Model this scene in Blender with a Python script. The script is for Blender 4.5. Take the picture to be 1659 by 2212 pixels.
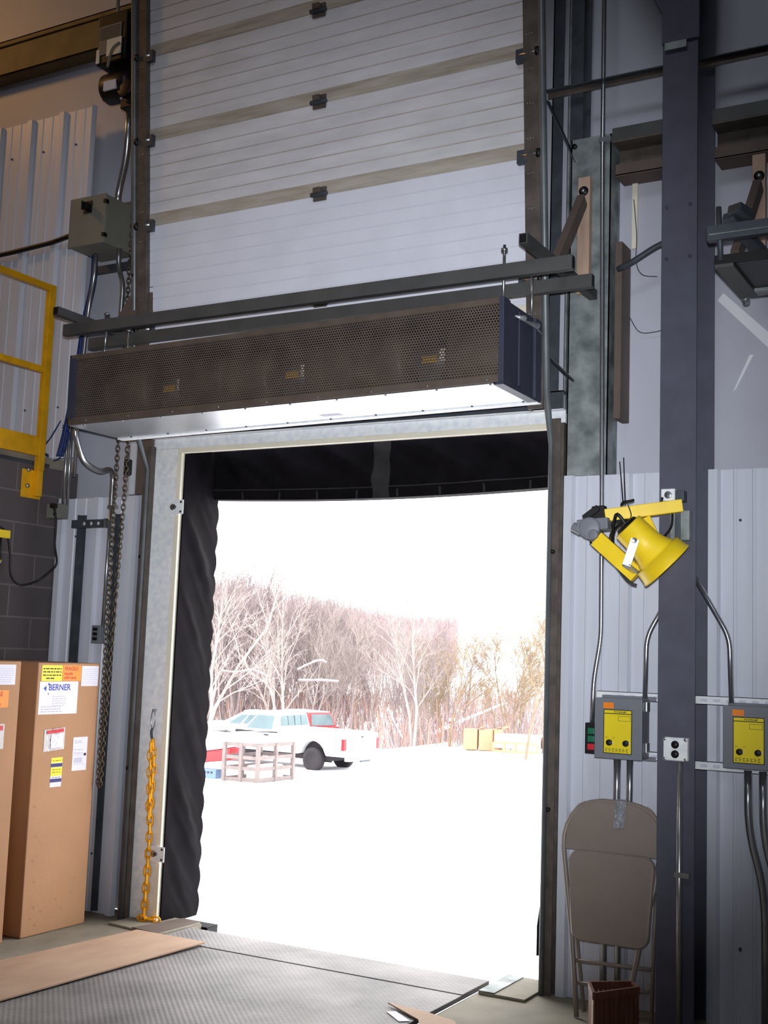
import bpy, math, random
from mathutils import Vector, Matrix
R = math.radians
sc = bpy.context.scene
for o in list(bpy.data.objects): bpy.data.objects.remove(o)
COL = sc.collection

# ------------------------------------------------------------------ camera
cam_d = bpy.data.cameras.new('camera'); cam = bpy.data.objects.new('camera', cam_d); COL.objects.link(cam)
YAW, PIT, ROL = R(29.451), R(6.740), R(2.018)
fwd = Vector((-math.sin(YAW)*math.cos(PIT), math.cos(YAW)*math.cos(PIT), math.sin(PIT)))
rt = Vector((math.cos(YAW), math.sin(YAW), 0)); up = rt.cross(fwd)
r2 = rt*math.cos(ROL)+up*math.sin(ROL); u2 = up*math.cos(ROL)-rt*math.sin(ROL)
M = Matrix((r2, u2, -fwd)).transposed().to_4x4(); M.translation = Vector((4.777, -5.89, 1.643))
cam.matrix_world = M
cam_d.sensor_fit = 'HORIZONTAL'; cam_d.sensor_width = 36; cam_d.lens = 2607.75/1659*36
cam_d.clip_end = 600; cam_d.clip_start = .02
sc.camera = cam
# ------------------------------------------------------------------ world, lights, exposure
w = bpy.data.worlds.new('overcast_sky'); sc.world = w; w.use_nodes = True
bg = w.node_tree.nodes['Background']; bg.inputs[0].default_value = (1.0, 0.99, 0.985, 1); bg.inputs[1].default_value = 5.2
sc.view_settings.view_transform = 'Standard'; sc.view_settings.look = 'None'
sc.view_settings.exposure = 0.0; sc.view_settings.gamma = 1.0; sc.view_settings.use_curve_mapping = False
sc.cycles.use_denoising = True
sc.cycles.max_bounces = 6
def area(name, loc, to, sx, sy, power, col):
    l = bpy.data.lights.new(name, 'AREA'); l.shape = 'RECTANGLE'; l.size = sx; l.size_y = sy; l.energy = power; l.color = col
    o = bpy.data.objects.new(name, l); COL.objects.link(o); o.location = loc
    o.rotation_euler = (Vector(to)-Vector(loc)).to_track_quat('-Z', 'Y').to_euler()
    return o
fl = bpy.data.lights.new('flash_light', 'SPOT'); fl.energy = 1220; fl.color = (.92, .95, 1.0); fl.spot_size = R(52); fl.spot_blend = 1.0; fl.shadow_soft_size = .035
fo = bpy.data.objects.new('flash_light', fl); COL.objects.link(fo); fo.location = (4.79, -5.93, 1.75); fo.rotation_euler = fwd.to_track_quat('-Z', 'Y').to_euler()
area('overhead_fill', (3.5, -6.5, 7.6), (2.4, -1.0, 1.0), 3.0, 1.5, 60, (.86, .90, 1.0))  # unseen overhead area light, added as general fill for the room
area('warm_bay_lamp', (-4.2, -2.2, 7.2), (-1.6, 0, 4.6), .5, .5, 32, (1.0, .50, .16))

# ------------------------------------------------------------------ materials
def lin(c): return tuple((x/255/12.92 if x <= 10 else ((x/255+.055)/1.055)**2.4) for x in c)
MATS = {}
def mat(name, rgb, rough=.6, metal=0, var=.12, scale=6, bump=0, bscale=60, rgb2=None, stretch=None, spec=.5, emis=0):
    m = bpy.data.materials.new(name); m.use_nodes = True
    nt = m.node_tree; b = nt.nodes['Principled BSDF']
    c = lin(rgb); b.inputs['Roughness'].default_value = rough; b.inputs['Metallic'].default_value = metal
    b.inputs['Specular IOR Level'].default_value = spec
    tc = nt.nodes.new('ShaderNodeTexCoord'); mp = nt.nodes.new('ShaderNodeMapping'); nt.links.new(tc.outputs['Object'], mp.inputs[0])
    if stretch: mp.inputs['Scale'].default_value = stretch
    if var or rgb2:
        n = nt.nodes.new('ShaderNodeTexNoise'); n.inputs['Scale'].default_value = scale; n.inputs['Detail'].default_value = 6
        nt.links.new(mp.outputs[0], n.inputs['Vector'])
        r = nt.nodes.new('ShaderNodeValToRGB'); nt.links.new(n.outputs[0], r.inputs[0])
        a = tuple(x*(1-var) for x in c); z = lin(rgb2) if rgb2 else tuple(min(1, x*(1+var)) for x in c)
        r.color_ramp.elements[0].color = (*a, 1); r.color_ramp.elements[1].color = (*z, 1)
        r.color_ramp.elements[0].position = .3; r.color_ramp.elements[1].position = .7
        nt.links.new(r.outputs[0], b.inputs['Base Color'])
    else: b.inputs['Base Color'].default_value = (*c, 1)
    if bump:
        n2 = nt.nodes.new('ShaderNodeTexNoise'); n2.inputs['Scale'].default_value = bscale; n2.inputs['Detail'].default_value = 3
        nt.links.new(mp.outputs[0], n2.inputs['Vector'])
        bp = nt.nodes.new('ShaderNodeBump'); bp.inputs['Strength'].default_value = bump; bp.inputs['Distance'].default_value = .01
        nt.links.new(n2.outputs[0], bp.inputs['Height']); nt.links.new(bp.outputs[0], b.inputs['Normal'])
    MATS[name] = m; return m
vinyl = mat('vinyl_facing', (186, 188, 200), .5, var=.05, scale=2, bump=.25, bscale=4)
liner = mat('liner_panel', (210, 214, 226), .38, var=.05, scale=5, stretch=(4, 4, .3))
doorw = mat('door_white', (232, 234, 246), .45, var=.05, scale=4)
doorup = mat('door_upper', (222, 221, 226), .5, var=.10, scale=3, stretch=(1, 1, 4))
dirt = mat('door_dirt', (172, 160, 144), .8, var=.12, scale=5, rgb2=(200, 192, 182), stretch=(.6, 1, 6))
galv = mat('galvanised', (240, 246, 254), .45, metal=0, var=.12, scale=28, bump=.05, bscale=40)
galvold = mat('galvanised_old', (116, 126, 126), .6, metal=.35, var=.3, scale=9, rgb2=(164, 172, 172))
conduit = mat('conduit_steel', (182, 186, 190), .28, metal=.9, var=.08, scale=20)
steel = mat('column_paint', (78, 79, 95), .6, var=.12, scale=9, bump=.05)
darkst = mat('dark_steel', (74, 80, 88), .5, metal=.3, var=.25, scale=10)
brownst = mat('brown_track', (94, 86, 80), .6, metal=.2, var=.3, scale=12)
railm = mat('rail_grey', (84, 84, 84), .55, metal=.25, var=.15)
teal = mat('track_tube', (112, 118, 122), .45, metal=.4, var=.2)
beam = mat('girt_primer', (112, 98, 62), .6, var=.25, scale=6)
black = mat('black_plastic', (15, 15, 17), .45, var=.1)
rubber = mat('rubber', (30, 29, 32), .8, var=.25, scale=20)
fabric = mat('seal_fabric', (18, 16, 20), .7, var=.3, scale=7, bump=.2, bscale=9, spec=.05)
whitetrim = mat('white_trim', (240, 234, 214), .45, var=.04)
greyb = mat('enclosure_grey', (120, 124, 132), .5, var=.06)
greyd = mat('disconnect_grey', (122, 122, 114), .5, var=.06)
yellow = mat('safety_yellow', (250, 212, 34), .42, var=.1, scale=8)
yellowd = mat('railing_yellow', (226, 166, 10), .5, var=.18, scale=8)
ysticker = mat('yellow_sticker', (244, 220, 20), .5, var=.03)
orange = mat('orange_sticker', (255, 140, 20), .5, var=.05)
redp = mat('red_paint', (204, 30, 44), .5, var=.05)
greenp = mat('green_button', (20, 110, 78), .45, var=.05)
paper = mat('white_paper', (226, 224, 240), .6, var=.02)
plasticw = mat('clear_pouch', (196, 190, 190), .25, var=.1, scale=30)
ink = mat('blue_ink', (40, 66, 170), .6, var=0)
inkk = mat('black_ink', (30, 28, 30), .6, var=0)
inkr = mat('red_ink', (190, 40, 10), .6, var=0)
inkg = mat('grey_ink', (170, 168, 186), .6, var=0)
navy = mat('navy_ink', (44, 40, 110), .6, var=0)
card = mat('cardboard', (176, 132, 96), .75, var=.06, scale=3, bump=.1, bscale=30)
cardd = mat('cardboard_edge', (168, 124, 88), .8, var=.08)
wood = mat('pine_wood', (186, 158, 138), .7, var=.18, scale=5, stretch=(5, 5, .8))
woodd = mat('brown_wood', (100, 87, 80), .75, var=.2, scale=5)
ply = mat('plywood', (182, 150, 126), .75, var=.08, scale=3, rgb2=(194, 164, 140), stretch=(2, .8, 1))
conc = mat('concrete', (142, 136, 122), .8, var=.25, scale=3, bump=.15, bscale=30)
redbrown = mat('red_brown_slats', (104, 60, 46), .6, var=.3, scale=12, stretch=(6, 6, .6))
chairm = mat('chair_paint', (142, 131, 122), .36, metal=0, var=.05)
tape = mat('duct_tape', (176, 178, 186), .3, metal=.5, var=.2, scale=25, bump=.4)
heatf = mat('heater_bronze', (98, 86, 78), .5, metal=.15, var=.2, scale=8)
heats = mat('heater_slate', (56, 60, 78), .55, var=.1)
shiny = mat('bright_sheet', (214, 216, 220), .38, metal=1, var=.04)
fanm = mat('fan_housing', (70, 64, 58), .5, metal=.3, var=.15)
blued = mat('blue_cable', (24, 50, 108), .5, var=.15)
chainm = mat('bronze_chain', (104, 92, 74), .4, metal=.75, var=.3, scale=40)
ychain = mat('yellow_chain', (250, 176, 12), .4, var=.06)
snow = mat('snow', (244, 244, 248), .8, var=.01, scale=.4)
bark = mat('bark', (126, 114, 115), .9, var=.2, scale=3)
bark2 = mat('pale_bark', (148, 138, 134), .9, var=.2, scale=3)
bark3 = mat('yellow_twigs', (128, 112, 92), .9, var=.2, scale=3)
carw = mat('white_car_paint', (236, 236, 240), .25, var=.0)
cars = mat('silver_car_paint', (150, 152, 166), .25, metal=.4, var=.0)
carr = mat('red_car_paint', (176, 34, 44), .3, var=.0)
glassd = mat('car_glass', (84, 104, 110), .08, var=.1, scale=2)
tailr = mat('tail_light', (178, 24, 34), .25, var=.0)
tyre = mat('tyre', (38, 34, 38), .85, var=.1)
palw = mat('weathered_pallet', (118, 108, 106), .85, var=.15)
tanb = mat('tan_carton', (176, 134, 104), .75, var=.08)
bldg = mat('pale_building', (240, 238, 230), .7, var=.01)
mauve = mat('far_woods', (150, 132, 134), .95, var=.15, scale=.6)
rust = mat('dry_leaves', (170, 132, 116), .95, var=.2, scale=2)
whitet = mat('white_tape', (236, 238, 244), .35, var=.02)
def cmu_mat():
    m = mat('concrete_block', (92, 84, 86), .85, var=.2, scale=8, bump=.3, bscale=50); nt = m.node_tree; b = nt.nodes['Principled BSDF']
    tc = nt.nodes.new('ShaderNodeTexCoord'); sp = nt.nodes.new('ShaderNodeSeparateXYZ'); cb = nt.nodes.new('ShaderNodeCombineXYZ')
    nt.links.new(tc.outputs['Object'], sp.inputs[0]); nt.links.new(sp.outputs[1], cb.inputs[0]); nt.links.new(sp.outputs[2], cb.inputs[1])
    br = nt.nodes.new('ShaderNodeTexBrick'); nt.links.new(cb.outputs[0], br.inputs['Vector'])
    br.inputs['Scale'].default_value = 1; br.inputs['Brick Width'].default_value = .4; br.inputs['Row Height'].default_value = .2
    br.inputs['Mortar Size'].default_value = .006; br.offset = .5
    br.inputs['Color1'].default_value = (*lin((94, 86, 88)), 1); br.inputs['Color2'].default_value = (*lin((84, 78, 80)), 1); br.inputs['Mortar'].default_value = (*lin((116, 108, 108)), 1)
    nt.links.new(br.outputs['Color'], b.inputs['Base Color'])
    return m
cmu = cmu_mat()
def plate_mat():
    m = mat('diamond_plate', (122, 120, 122), .6, metal=.12, var=.25, scale=2.2, rgb2=(158, 155, 154), spec=.35); nt = m.node_tree; b = nt.nodes['Principled BSDF']
    tc = nt.nodes.new('ShaderNodeTexCoord'); hs = []
    for rz in (45, -45):
        mp = nt.nodes.new('ShaderNodeMapping'); mp.inputs['Rotation'].default_value = (0, 0, R(rz)); nt.links.new(tc.outputs['Object'], mp.inputs[0])
        wv = nt.nodes.new('ShaderNodeTexWave'); wv.inputs['Scale'].default_value = 13; wv.inputs['Distortion'].default_value = .3; nt.links.new(mp.outputs[0], wv.inputs['Vector'])
        hs.append(wv)
    mx = nt.nodes.new('ShaderNodeMath'); mx.operation = 'MULTIPLY'
    nt.links.new(hs[0].outputs['Fac'], mx.inputs[0]); nt.links.new(hs[1].outputs['Fac'], mx.inputs[1])
    bp = nt.nodes.new('ShaderNodeBump'); bp.inputs['Strength'].default_value = .35; bp.inputs['Distance'].default_value = .005
    nt.links.new(mx.outputs[0], bp.inputs['Height']); nt.links.new(bp.outputs[0], b.inputs['Normal'])
    return m
plate = plate_mat()

# ------------------------------------------------------------------ mesh builder
class MB:
    def __init__(s): s.v = []; s.f = []; s.m = []; s.sm = []; s.mats = []
    def mi(s, m):
        if m not in s.mats: s.mats.append(m)
        return s.mats.index(m)
    def add(s, vs, fs, m, smooth=False):
        k = len(s.v); s.v += [Vector(p) for p in vs]; i = s.mi(m)
        for f in fs: s.f.append([a+k for a in f]); s.m.append(i); s.sm.append(smooth)
        return s
    def box(s, x0, x1, y0, y1, z0, z1, m):
        vs = [(x, y, z) for z in (z0, z1) for y in (y0, y1) for x in (x0, x1)]
        return s.add(vs, [(0, 2, 3, 1), (4, 5, 7, 6), (0, 1, 5, 4), (2, 6, 7, 3), (0, 4, 6, 2), (1, 3, 7, 5)], m)
    def bar(s, a, b, w, h, m, upv=(0, 0, 1)):
        a = Vector(a); b = Vector(b); d = (b-a).normalized(); u = Vector(upv)
        if abs(d.dot(u)) > .98: u = Vector((0, 1, 0))
        sd = d.cross(u).normalized()*w/2; u = sd.cross(d).normalized()*h/2
        vs = [p+i*sd+j*u for p in (a, b) for i, j in ((-1, -1), (1, -1), (1, 1), (-1, 1))]
        return s.add(vs, [(0, 3, 2, 1), (4, 5, 6, 7), (0, 1, 5, 4), (1, 2, 6, 5), (2, 3, 7, 6), (3, 0, 4, 7)], m)
    def tube(s, pts, r, m, n=8, smooth=True, caps=True):
        pts = [Vector(p) for p in pts]; rs = r if isinstance(r, (list, tuple)) else [r]*len(pts)
        vs = []; u = None
        for i, p in enumerate(pts):
            d = (pts[min(i+1, len(pts)-1)]-pts[max(i-1, 0)]).normalized()
            if u is None:
                u = d.orthogonal().normalized()
            u = (u-d*u.dot(d)).normalized(); v = d.cross(u)
            for k in range(n):
                a = 2*math.pi*k/n; vs.append(p+(u*math.cos(a)+v*math.sin(a))*rs[i])
        fs = [(i*n+k, i*n+(k+1) % n, (i+1)*n+(k+1) % n, (i+1)*n+k) for i in range(len(pts)-1) for k in range(n)]
        if caps: fs += [tuple(range(n-1, -1, -1)), tuple(range((len(pts)-1)*n, len(pts)*n))]
        return s.add(vs, fs, m, smooth)
    def cyl(s, a, b, r, m, n=20, rb=None): return s.tube([a, b], [r, rb if rb is not None else r], m, n)
    def lathe(s, o, axis, prof, m, n=32):     # prof: (distance along the axis, radius)
        o = Vector(o); d = Vector(axis).normalized(); u = d.orthogonal().normalized(); v = d.cross(u); vs = []
        for t, r in prof:
            for k in range(n):
                a = 2*math.pi*k/n; vs.append(o+d*t+(u*math.cos(a)+v*math.sin(a))*max(r, .0004))
        fs = [(i*n+k, i*n+(k+1) % n, (i+1)*n+(k+1) % n, (i+1)*n+k) for i in range(len(prof)-1) for k in range(n)]
        return s.add(vs, fs, m, True)
    def prism(s, poly, off, m):               # poly: 3D points of one face, off: extrusion
        n = len(poly); off = Vector(off); a = [Vector(p) for p in poly]; vs = a+[p+off for p in a]
        fs = [tuple(range(n)), tuple(range(2*n-1, n-1, -1))]+[(i, i+n, (i+1) % n+n, (i+1) % n) for i in range(n)]
        return s.add(vs, fs, m)
    def loft(s, rings, m, smooth=False, caps=True):
        n = len(rings[0]); vs = [p for r in rings for p in r]
        fs = [(i*n+k, i*n+(k+1) % n, (i+1)*n+(k+1) % n, (i+1)*n+k) for i in range(len(rings)-1) for k in range(n)]
        if caps: fs += [tuple(range(n-1, -1, -1)), tuple(range((len(rings)-1)*n, len(rings)*n))]
        return s.add(vs, fs, m, smooth)
    def grid(s, fn, nu, nv, m, smooth=True):
        vs = [fn(i/nu, j/nv) for i in range(nu+1) for j in range(nv+1)]
        fs = [(i*(nv+1)+j, (i+1)*(nv+1)+j, (i+1)*(nv+1)+j+1, i*(nv+1)+j+1) for i in range(nu) for j in range(nv)]
        return s.add(vs, fs, m, smooth)
    def text(s, txt, o, xd, yd, h, m, shear=0, bold=0):
        c = bpy.data.curves.new('t', 'FONT'); c.body = txt; c.size = 1; c.shear = shear; c.offset = bold
        ob = bpy.data.objects.new('t', c); COL.objects.link(ob)
        me = bpy.data.meshes.new_from_object(ob.evaluated_get(bpy.context.evaluated_depsgraph_get()))
        o = Vector(o); xd = Vector(xd); yd = Vector(yd)
        vs = [o+xd*(p.co.x*h)+yd*(p.co.y*h) for p in me.vertices]
        s.add(vs, [tuple(p.vertices) for p in me.polygons], m)
        bpy.data.objects.remove(ob); bpy.data.meshes.remove(me); bpy.data.curves.remove(c)
        return s
    def build(s, name, parent=None, bevel=0, seg=2):
        r = parent
        while r is not None and r.parent is not None: r = r.parent
        off = Vector(r.location) if r is not None else Vector((0, 0, 0))
        if r is not None and r.type == 'MESH': off = Vector(r.get('_o', (0, 0, 0)))
        me = bpy.data.meshes.new(name); me.from_pydata([p-off for p in s.v], [], s.f)
        for m in s.mats: me.materials.append(m)
        me.polygons.foreach_set('material_index', s.m); me.polygons.foreach_set('use_smooth', s.sm)
        me.validate(); me.update()
        o = bpy.data.objects.new(name, me); COL.objects.link(o)
        if parent is not None: o.parent = parent
        if bevel:
            b = o.modifiers.new('bevel', 'BEVEL'); b.width = bevel; b.segments = seg; b.limit_method = 'ANGLE'; b.angle_limit = R(40)
        return o
def tag(o, label, cat, group=None):
    o['label'] = label; o['category'] = cat
    if group: o['group'] = group
    return o
def thing(name, label, cat, loc=(0, 0, 0), group=None):
    o = bpy.data.objects.new(name, None); COL.objects.link(o); o.location = loc; o.empty_display_size = .1
    return tag(o, label, cat, group)
def struct(o, label, cat='wall'):
    o['kind'] = 'structure'; o['label'] = label; o['category'] = cat; return o
def dup(root, loc, rotz=None, label=None):
    r = root.copy(); COL.objects.link(r); r.location = loc
    if rotz is not None: r.rotation_euler = (0, 0, rotz)
    if label: r['label'] = label
    for ch in list(root.children):
        c = ch.copy(); COL.objects.link(c); c.parent = r
        for g in list(ch.children):
            d = g.copy(); COL.objects.link(d); d.parent = c
    return r
def arc(pts, r=.05, n=5):                     # rounds the corners of a polyline
    P = [Vector(p) for p in pts]; out = [P[0]]
    for i in range(1, len(P)-1):
        a = P[i]+(P[i-1]-P[i]).normalized()*min(r, (P[i-1]-P[i]).length*.45); b = P[i]+(P[i+1]-P[i]).normalized()*min(r, (P[i+1]-P[i]).length*.45)
        for k in range(n+1):
            t = k/n; out.append(a*(1-t)**2+P[i]*2*t*(1-t)+b*t*t)
    return out+[P[-1]]
def spline(pts, n=8):
    P = [Vector(p) for p in pts]; out = []
    for i in range(len(P)-1):
        p0, p1, p2, p3 = P[max(i-1, 0)], P[i], P[i+1], P[min(i+2, len(P)-1)]
        for k in range(n):
            t = k/n; out.append(.5*((2*p1)+(p2-p0)*t+(2*p0-5*p1+4*p2-p3)*t*t+(3*p1-p0-3*p2+p3)*t**3))
    return out+[P[-1]]

# ------------------------------------------------------------------ the building shell
b = MB()                                       # floor with the leveler pit left open
b.box(-6, .215, -14, .14, -1.3, 0, conc).box(2.205, 9, -14, .14, -1.3, 0, conc).box(.215, 2.205, -14, -2.35, -1.3, 0, conc).box(.215, 2.205, -2.35, .12, -1.3, -.5, conc)
struct(b.build('floor'), 'grey stained concrete warehouse floor', 'floor')
b = MB(); WY0, WY1 = .15, .26
b.box(-6, -.04, WY0, WY1, 0, 8, vinyl).box(2.47, 9, WY0, WY1, 0, 8, vinyl).box(-.04, 2.47, WY0, WY1, 2.9, 8, vinyl)
struct(b.build('wall_front'), 'white vinyl faced insulated wall around the loading door')
struct(MB().box(-1.22, -1.016, -9, .14, 0, 2.785, cmu).build('wall_left'), 'grey concrete block wall under the mezzanine at left')
struct(MB().box(-6.1, -6, -14, .26, 0, 8, vinyl).build('wall_far_left'), 'plain wall at the end of the mezzanine')
struct(MB().box(-6, 9, -14.1, -14, 0, 8, vinyl).build('wall_back'), 'plain wall behind the viewer')
struct(MB().box(9, 9.1, -14, .26, 0, 8, vinyl).build('wall_right'), 'plain wall at the right end')
struct(MB().box(-6.1, 9.1, -14.1, .26, 8, 8.1, galvold).build('ceiling'), 'metal roof deck high above', 'ceiling')
struct(MB().box(-6, -1.05, -9, .14, 2.79, 2.86, conc).build('floor_mezzanine'), 'mezzanine floor slab over the block wall', 'floor')
def corrugated(x0, x1, z0, z1, y, name, label, flip=False):
    prof = [(0, 0), (.012, .028), (.055, .028), (.067, 0), (.125, 0), (.131, .005), (.141, .005), (.147, 0), (.215, 0), (.221, .005), (.231, .005), (.237, 0)]
    P = .305; pts = []; k = 0
    while k*P < x1-x0:
        for a, d in prof:
            x = x0+.0+k*P+a
            if x < x1: pts.append((x, y-d))
        k += 1
    pts.append((x1, y))
    m = MB(); n = len(pts); vs = [(x, yy, z) for z in (z0, z1) for x, yy in pts]+[(x, yy+.012, z) for z in (z0, z1) for x, yy in pts]
    fs = [(i, i+1, n+i+1, n+i) for i in range(n-1)]+[(2*n+i+1, 2*n+i, 3*n+i, 3*n+i+1) for i in range(n-1)]
    fs += [(n+i, n+i+1, 3*n+i+1, 3*n+i) for i in range(n-1)]+[(i+1, i, 2*n+i, 2*n+i+1) for i in range(n-1)]
    fs += [(0, n, 3*n, 2*n), (n-1, 3*n-1, 4*n-1, 2*n-1)]
    m.add(vs, fs, liner)
    for i, (x, yy) in enumerate(pts):
        if (i % 12) == 5:
            for zz in (z1-.25, z0+.35): m.cyl((x+.03, y+.002, zz), (x+.03, y-.008, zz), .007, darkst, 6)
    return struct(m.build(name), label)
corrugated(2.527, 3.19, .0, 2.597, -.012, 'wall_lower_right', 'white ribbed steel liner panel between door and dark column')
corrugated(3.272, 9, .0, 2.597, -.012, 'wall_lower_far_right', 'white ribbed steel liner panels at right of the dark column')
corrugated(-1.012, -.345, .0, 2.592, -.012, 'wall_lower_left', 'white ribbed steel liner panel between block wall and door')
corrugated(-4.3, -.925, 2.87, 5.32, -.012, 'wall_upper_left', 'cream ribbed steel panels on the wall above the mezzanine')
# horizontal wall girts
def girt(x0, x1, z0, z1, m, label):
    g = MB(); g.box(x0, x1, .02, .03, z0, z1, m).box(x0, x1, .02, .149, z1-.012, z1, m).box(x0, x1, .02, .149, z0, z0+.012, m).box(x0, x1, .005, .03, z1-.05, z1-.045, m)
    return tag(g.build('wall_girt', bevel=.002), label, 'steel beam')
girt(-5.9, -.42, 5.76, 6.03, beam, 'long dirty yellow-brown steel girt on the upper wall at left of the motor')
def zgirt(x0, x1, label):
    g = MB(); g.box(x0, x1, -.06, -.05, 4.36, 4.43, railm).box(x0, x1, -.06, .148, 4.35, 4.362, brownst).box(x0, x1, .06, .072, 4.2, 4.35, brownst).box(x0, x1, .0, .012, 4.19, 4.255, woodd).box(x0, x1, .0, .148, 4.188, 4.2, woodd)
    return tag(g.build('wall_girt', bevel=.002), label, 'steel beam')
zgirt(2.78, 3.112, 'grey steel girt between galvanised post and dark column')
zgirt(3.30, 7.5, 'grey steel girt running on right of the dark column')

# ------------------------------------------------------------------ dock opening frame
def jamb_left():
    b = MB(); b.box(-.232, -.036, -.012, .0, 0, 2.884, galv).box(-.04, -.036, -.012, .15, 0, 2.88, galv).box(-.232, -.226, 0, .15, 0, 2.884, galv)
    struct(b.build('trim_1', bevel=.002), 'tall galvanised door jamb at left of the opening', 'door frame')
    b = MB(); b.box(-.036, -.002, -.02, .012, 0, 2.852, whitetrim)
    b.box(-.036, 2.47, -.02, .012, 2.852, 2.884, whitetrim)
    struct(b.build('trim_2', bevel=.003), 'cream white weather strip along the jamb and header', 'trim')
    b = MB(); b.box(-.232, 2.53, -.012, .0, 2.885, 2.948, galv).box(-.232, 2.53, -.05, .0, 2.948, 2.956, galv).box(-.232, 2.53, -.05, -.042, 2.95, 3.05, darkst).box(-.232, 2.53, -.05, .15, 3.04, 3.05, darkst)
    struct(b.build('trim_3', bevel=.002), 'galvanised steel header above the opening', 'door frame')
    b = MB(); b.box(2.472, 2.524, -.012, .15, 0, 2.885, brownst)
    struct(b.build('trim_4'), 'galvanised jamb behind the track on the right', 'door frame')
jamb_left()
b = MB(); b.box(2.535, 2.757, -.006, .0, 2.60, 4.43, galvold).box(2.535, 2.541, -.006, .148, 2.60, 4.43, galvold).box(2.751, 2.757, -.006, .148, 2.60, 4.43, galvold)
for x in (2.555, 2.735): b.cyl((x, -.006, 4.39), (x, -.02, 4.39), .014, black, 8)
tag(b.build('galvanised_post'), 'wide blotchy galvanised post with a wood block bolted on it', 'steel post')
b = MB(); b.box(2.405, 2.412, .03, .148, 2.96, 7.9, darkst).box(2.405, 2.47, .03, .036, 2.96, 7.9, darkst).box(2.47, 2.6, .10, .11, 2.96, 7.9, darkst).box(2.505, 2.515, .02, .148, 2.96, 7.9, galvold).box(2.515, 2.585, .022, .03, 4.44, 7.9, darkst)
tag(b.build('steel_jamb_channel'), 'dark steel channel rising beside the right door track above the header', 'steel post')
b = MB(); b.box(2.785, 2.822, .0, .148, 2.89, 3.83, woodd).box(2.83, 2.86, .13, .148, 3.83, 4.2, whitetrim)
tag(b.build('backing_board', bevel=.002), 'narrow brown wooden board behind the galvanised post', 'board')

# ------------------------------------------------------------------ sectional overhead door, raised
def dy(z): return -.26-.085*(z-2.9)
door = bpy.data.objects.new('door_1', None); COL.objects.link(door); door.location = (1.2, dy(3.4), 3.4); struct(door, 'raised white sectional loading door with dirty seams', 'door')
def section(z0, z1, face, groove, clean):
    m = MB(); zs = []
    z = z0
    band = 0 if clean else .075
    prof = [(z0, .0, 0), (z0+.004, .006, 2)]
    if band: prof += [(z0+band, .006, 2), (z0+band+.003, .004, 0)]
    z = z0+max(band, .02)+.07
    while z < z1-.03:
        prof += [(z-.004, .004, 0), (z-.002, .001, 1), (z+.002, .001, 1), (z+.004, .004, 0)]; z += .074
    prof += [(z1-.004, .005, 0), (z1, 0, 0)]
    n = len(prof); x0, x1 = -.045, 2.455
    vs = [(x, dy(z)-d-.02, z) for x in (x0, x1) for z, d, k in prof]+[(x, dy(z)+.025, z) for x in (x0, x1) for z in (z0, z1)]
    for i in range(n-1):
        k = prof[i+1][2]; mm = {0: face, 1: groove, 2: face if clean else dirt}[k]
        k2 = len(m.v); m.add([vs[i], vs[n+i], vs[n+i+1], vs[i+1]], [(0, 1, 2, 3)], mm)
    a = 2*n; m.add(vs, [(a+1, a+3, a+2, a), (0, a, a+2, n), (n-1, 2*n-1, a+3, a+1), tuple(list(range(0, n))[::-1]+[a, a+1][:0]) or (0, 1, 2)], face)
    return m.build('door_panel', door)
seams = [3.44, 4.2, 4.725, 5.25, 5.775, 6.3]
pale = mat('pale_groove', (216, 217, 228), .6, var=.05)
section(3.44, 4.2, doorw, pale, True)
for i in range(1, 5): section(seams[i], seams[i+1], doorup, dirt, False)
for z in (4.2, 4.725, 5.25, 3.60):
    m = MB(); y = dy(z)-.026
    m.box(1.15, 1.235, y-.012, y, z-.035, z+.045, brownst).cyl((1.14, y-.018, z), (1.245, y-.018, z), .014, darkst, 10).box(1.17, 1.215, y-.05, y-.012, z+.002, z+.03, brownst).cyl((1.155, y-.012, z+.032), (1.155, y-.02, z+.032), .008, conduit, 6)
    m.build('hinge', door, bevel=.002)
m = MB()
m.box(-.04, 2.45, dy(3.43)-.03, dy(3.43)+.03, 3.40, 3.44, whitetrim); m.build('bottom_rail', door, bevel=.004)
for z in (3.56, 4.2, 4.725, 5.25):
    for x, s in ((2.44, 1), (-.04, -1)):
        m = MB(); y = dy(z)-.03
        m.cyl((x-.02*s, y-.02, z), (x+.11*s, y-.02, z), .011, conduit, 8).lathe((x+.07*s, y-.02, z), (s, 0, 0), [(0, .002), (0, .026), (.022, .026), (.022, .002)], black, 14).box(min(x-.04*s, x+.02*s), max(x-.04*s, x+.02*s), y-.028, y+.002, z-.04, z+.03, darkst)
        m.build('roller', door)

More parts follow.
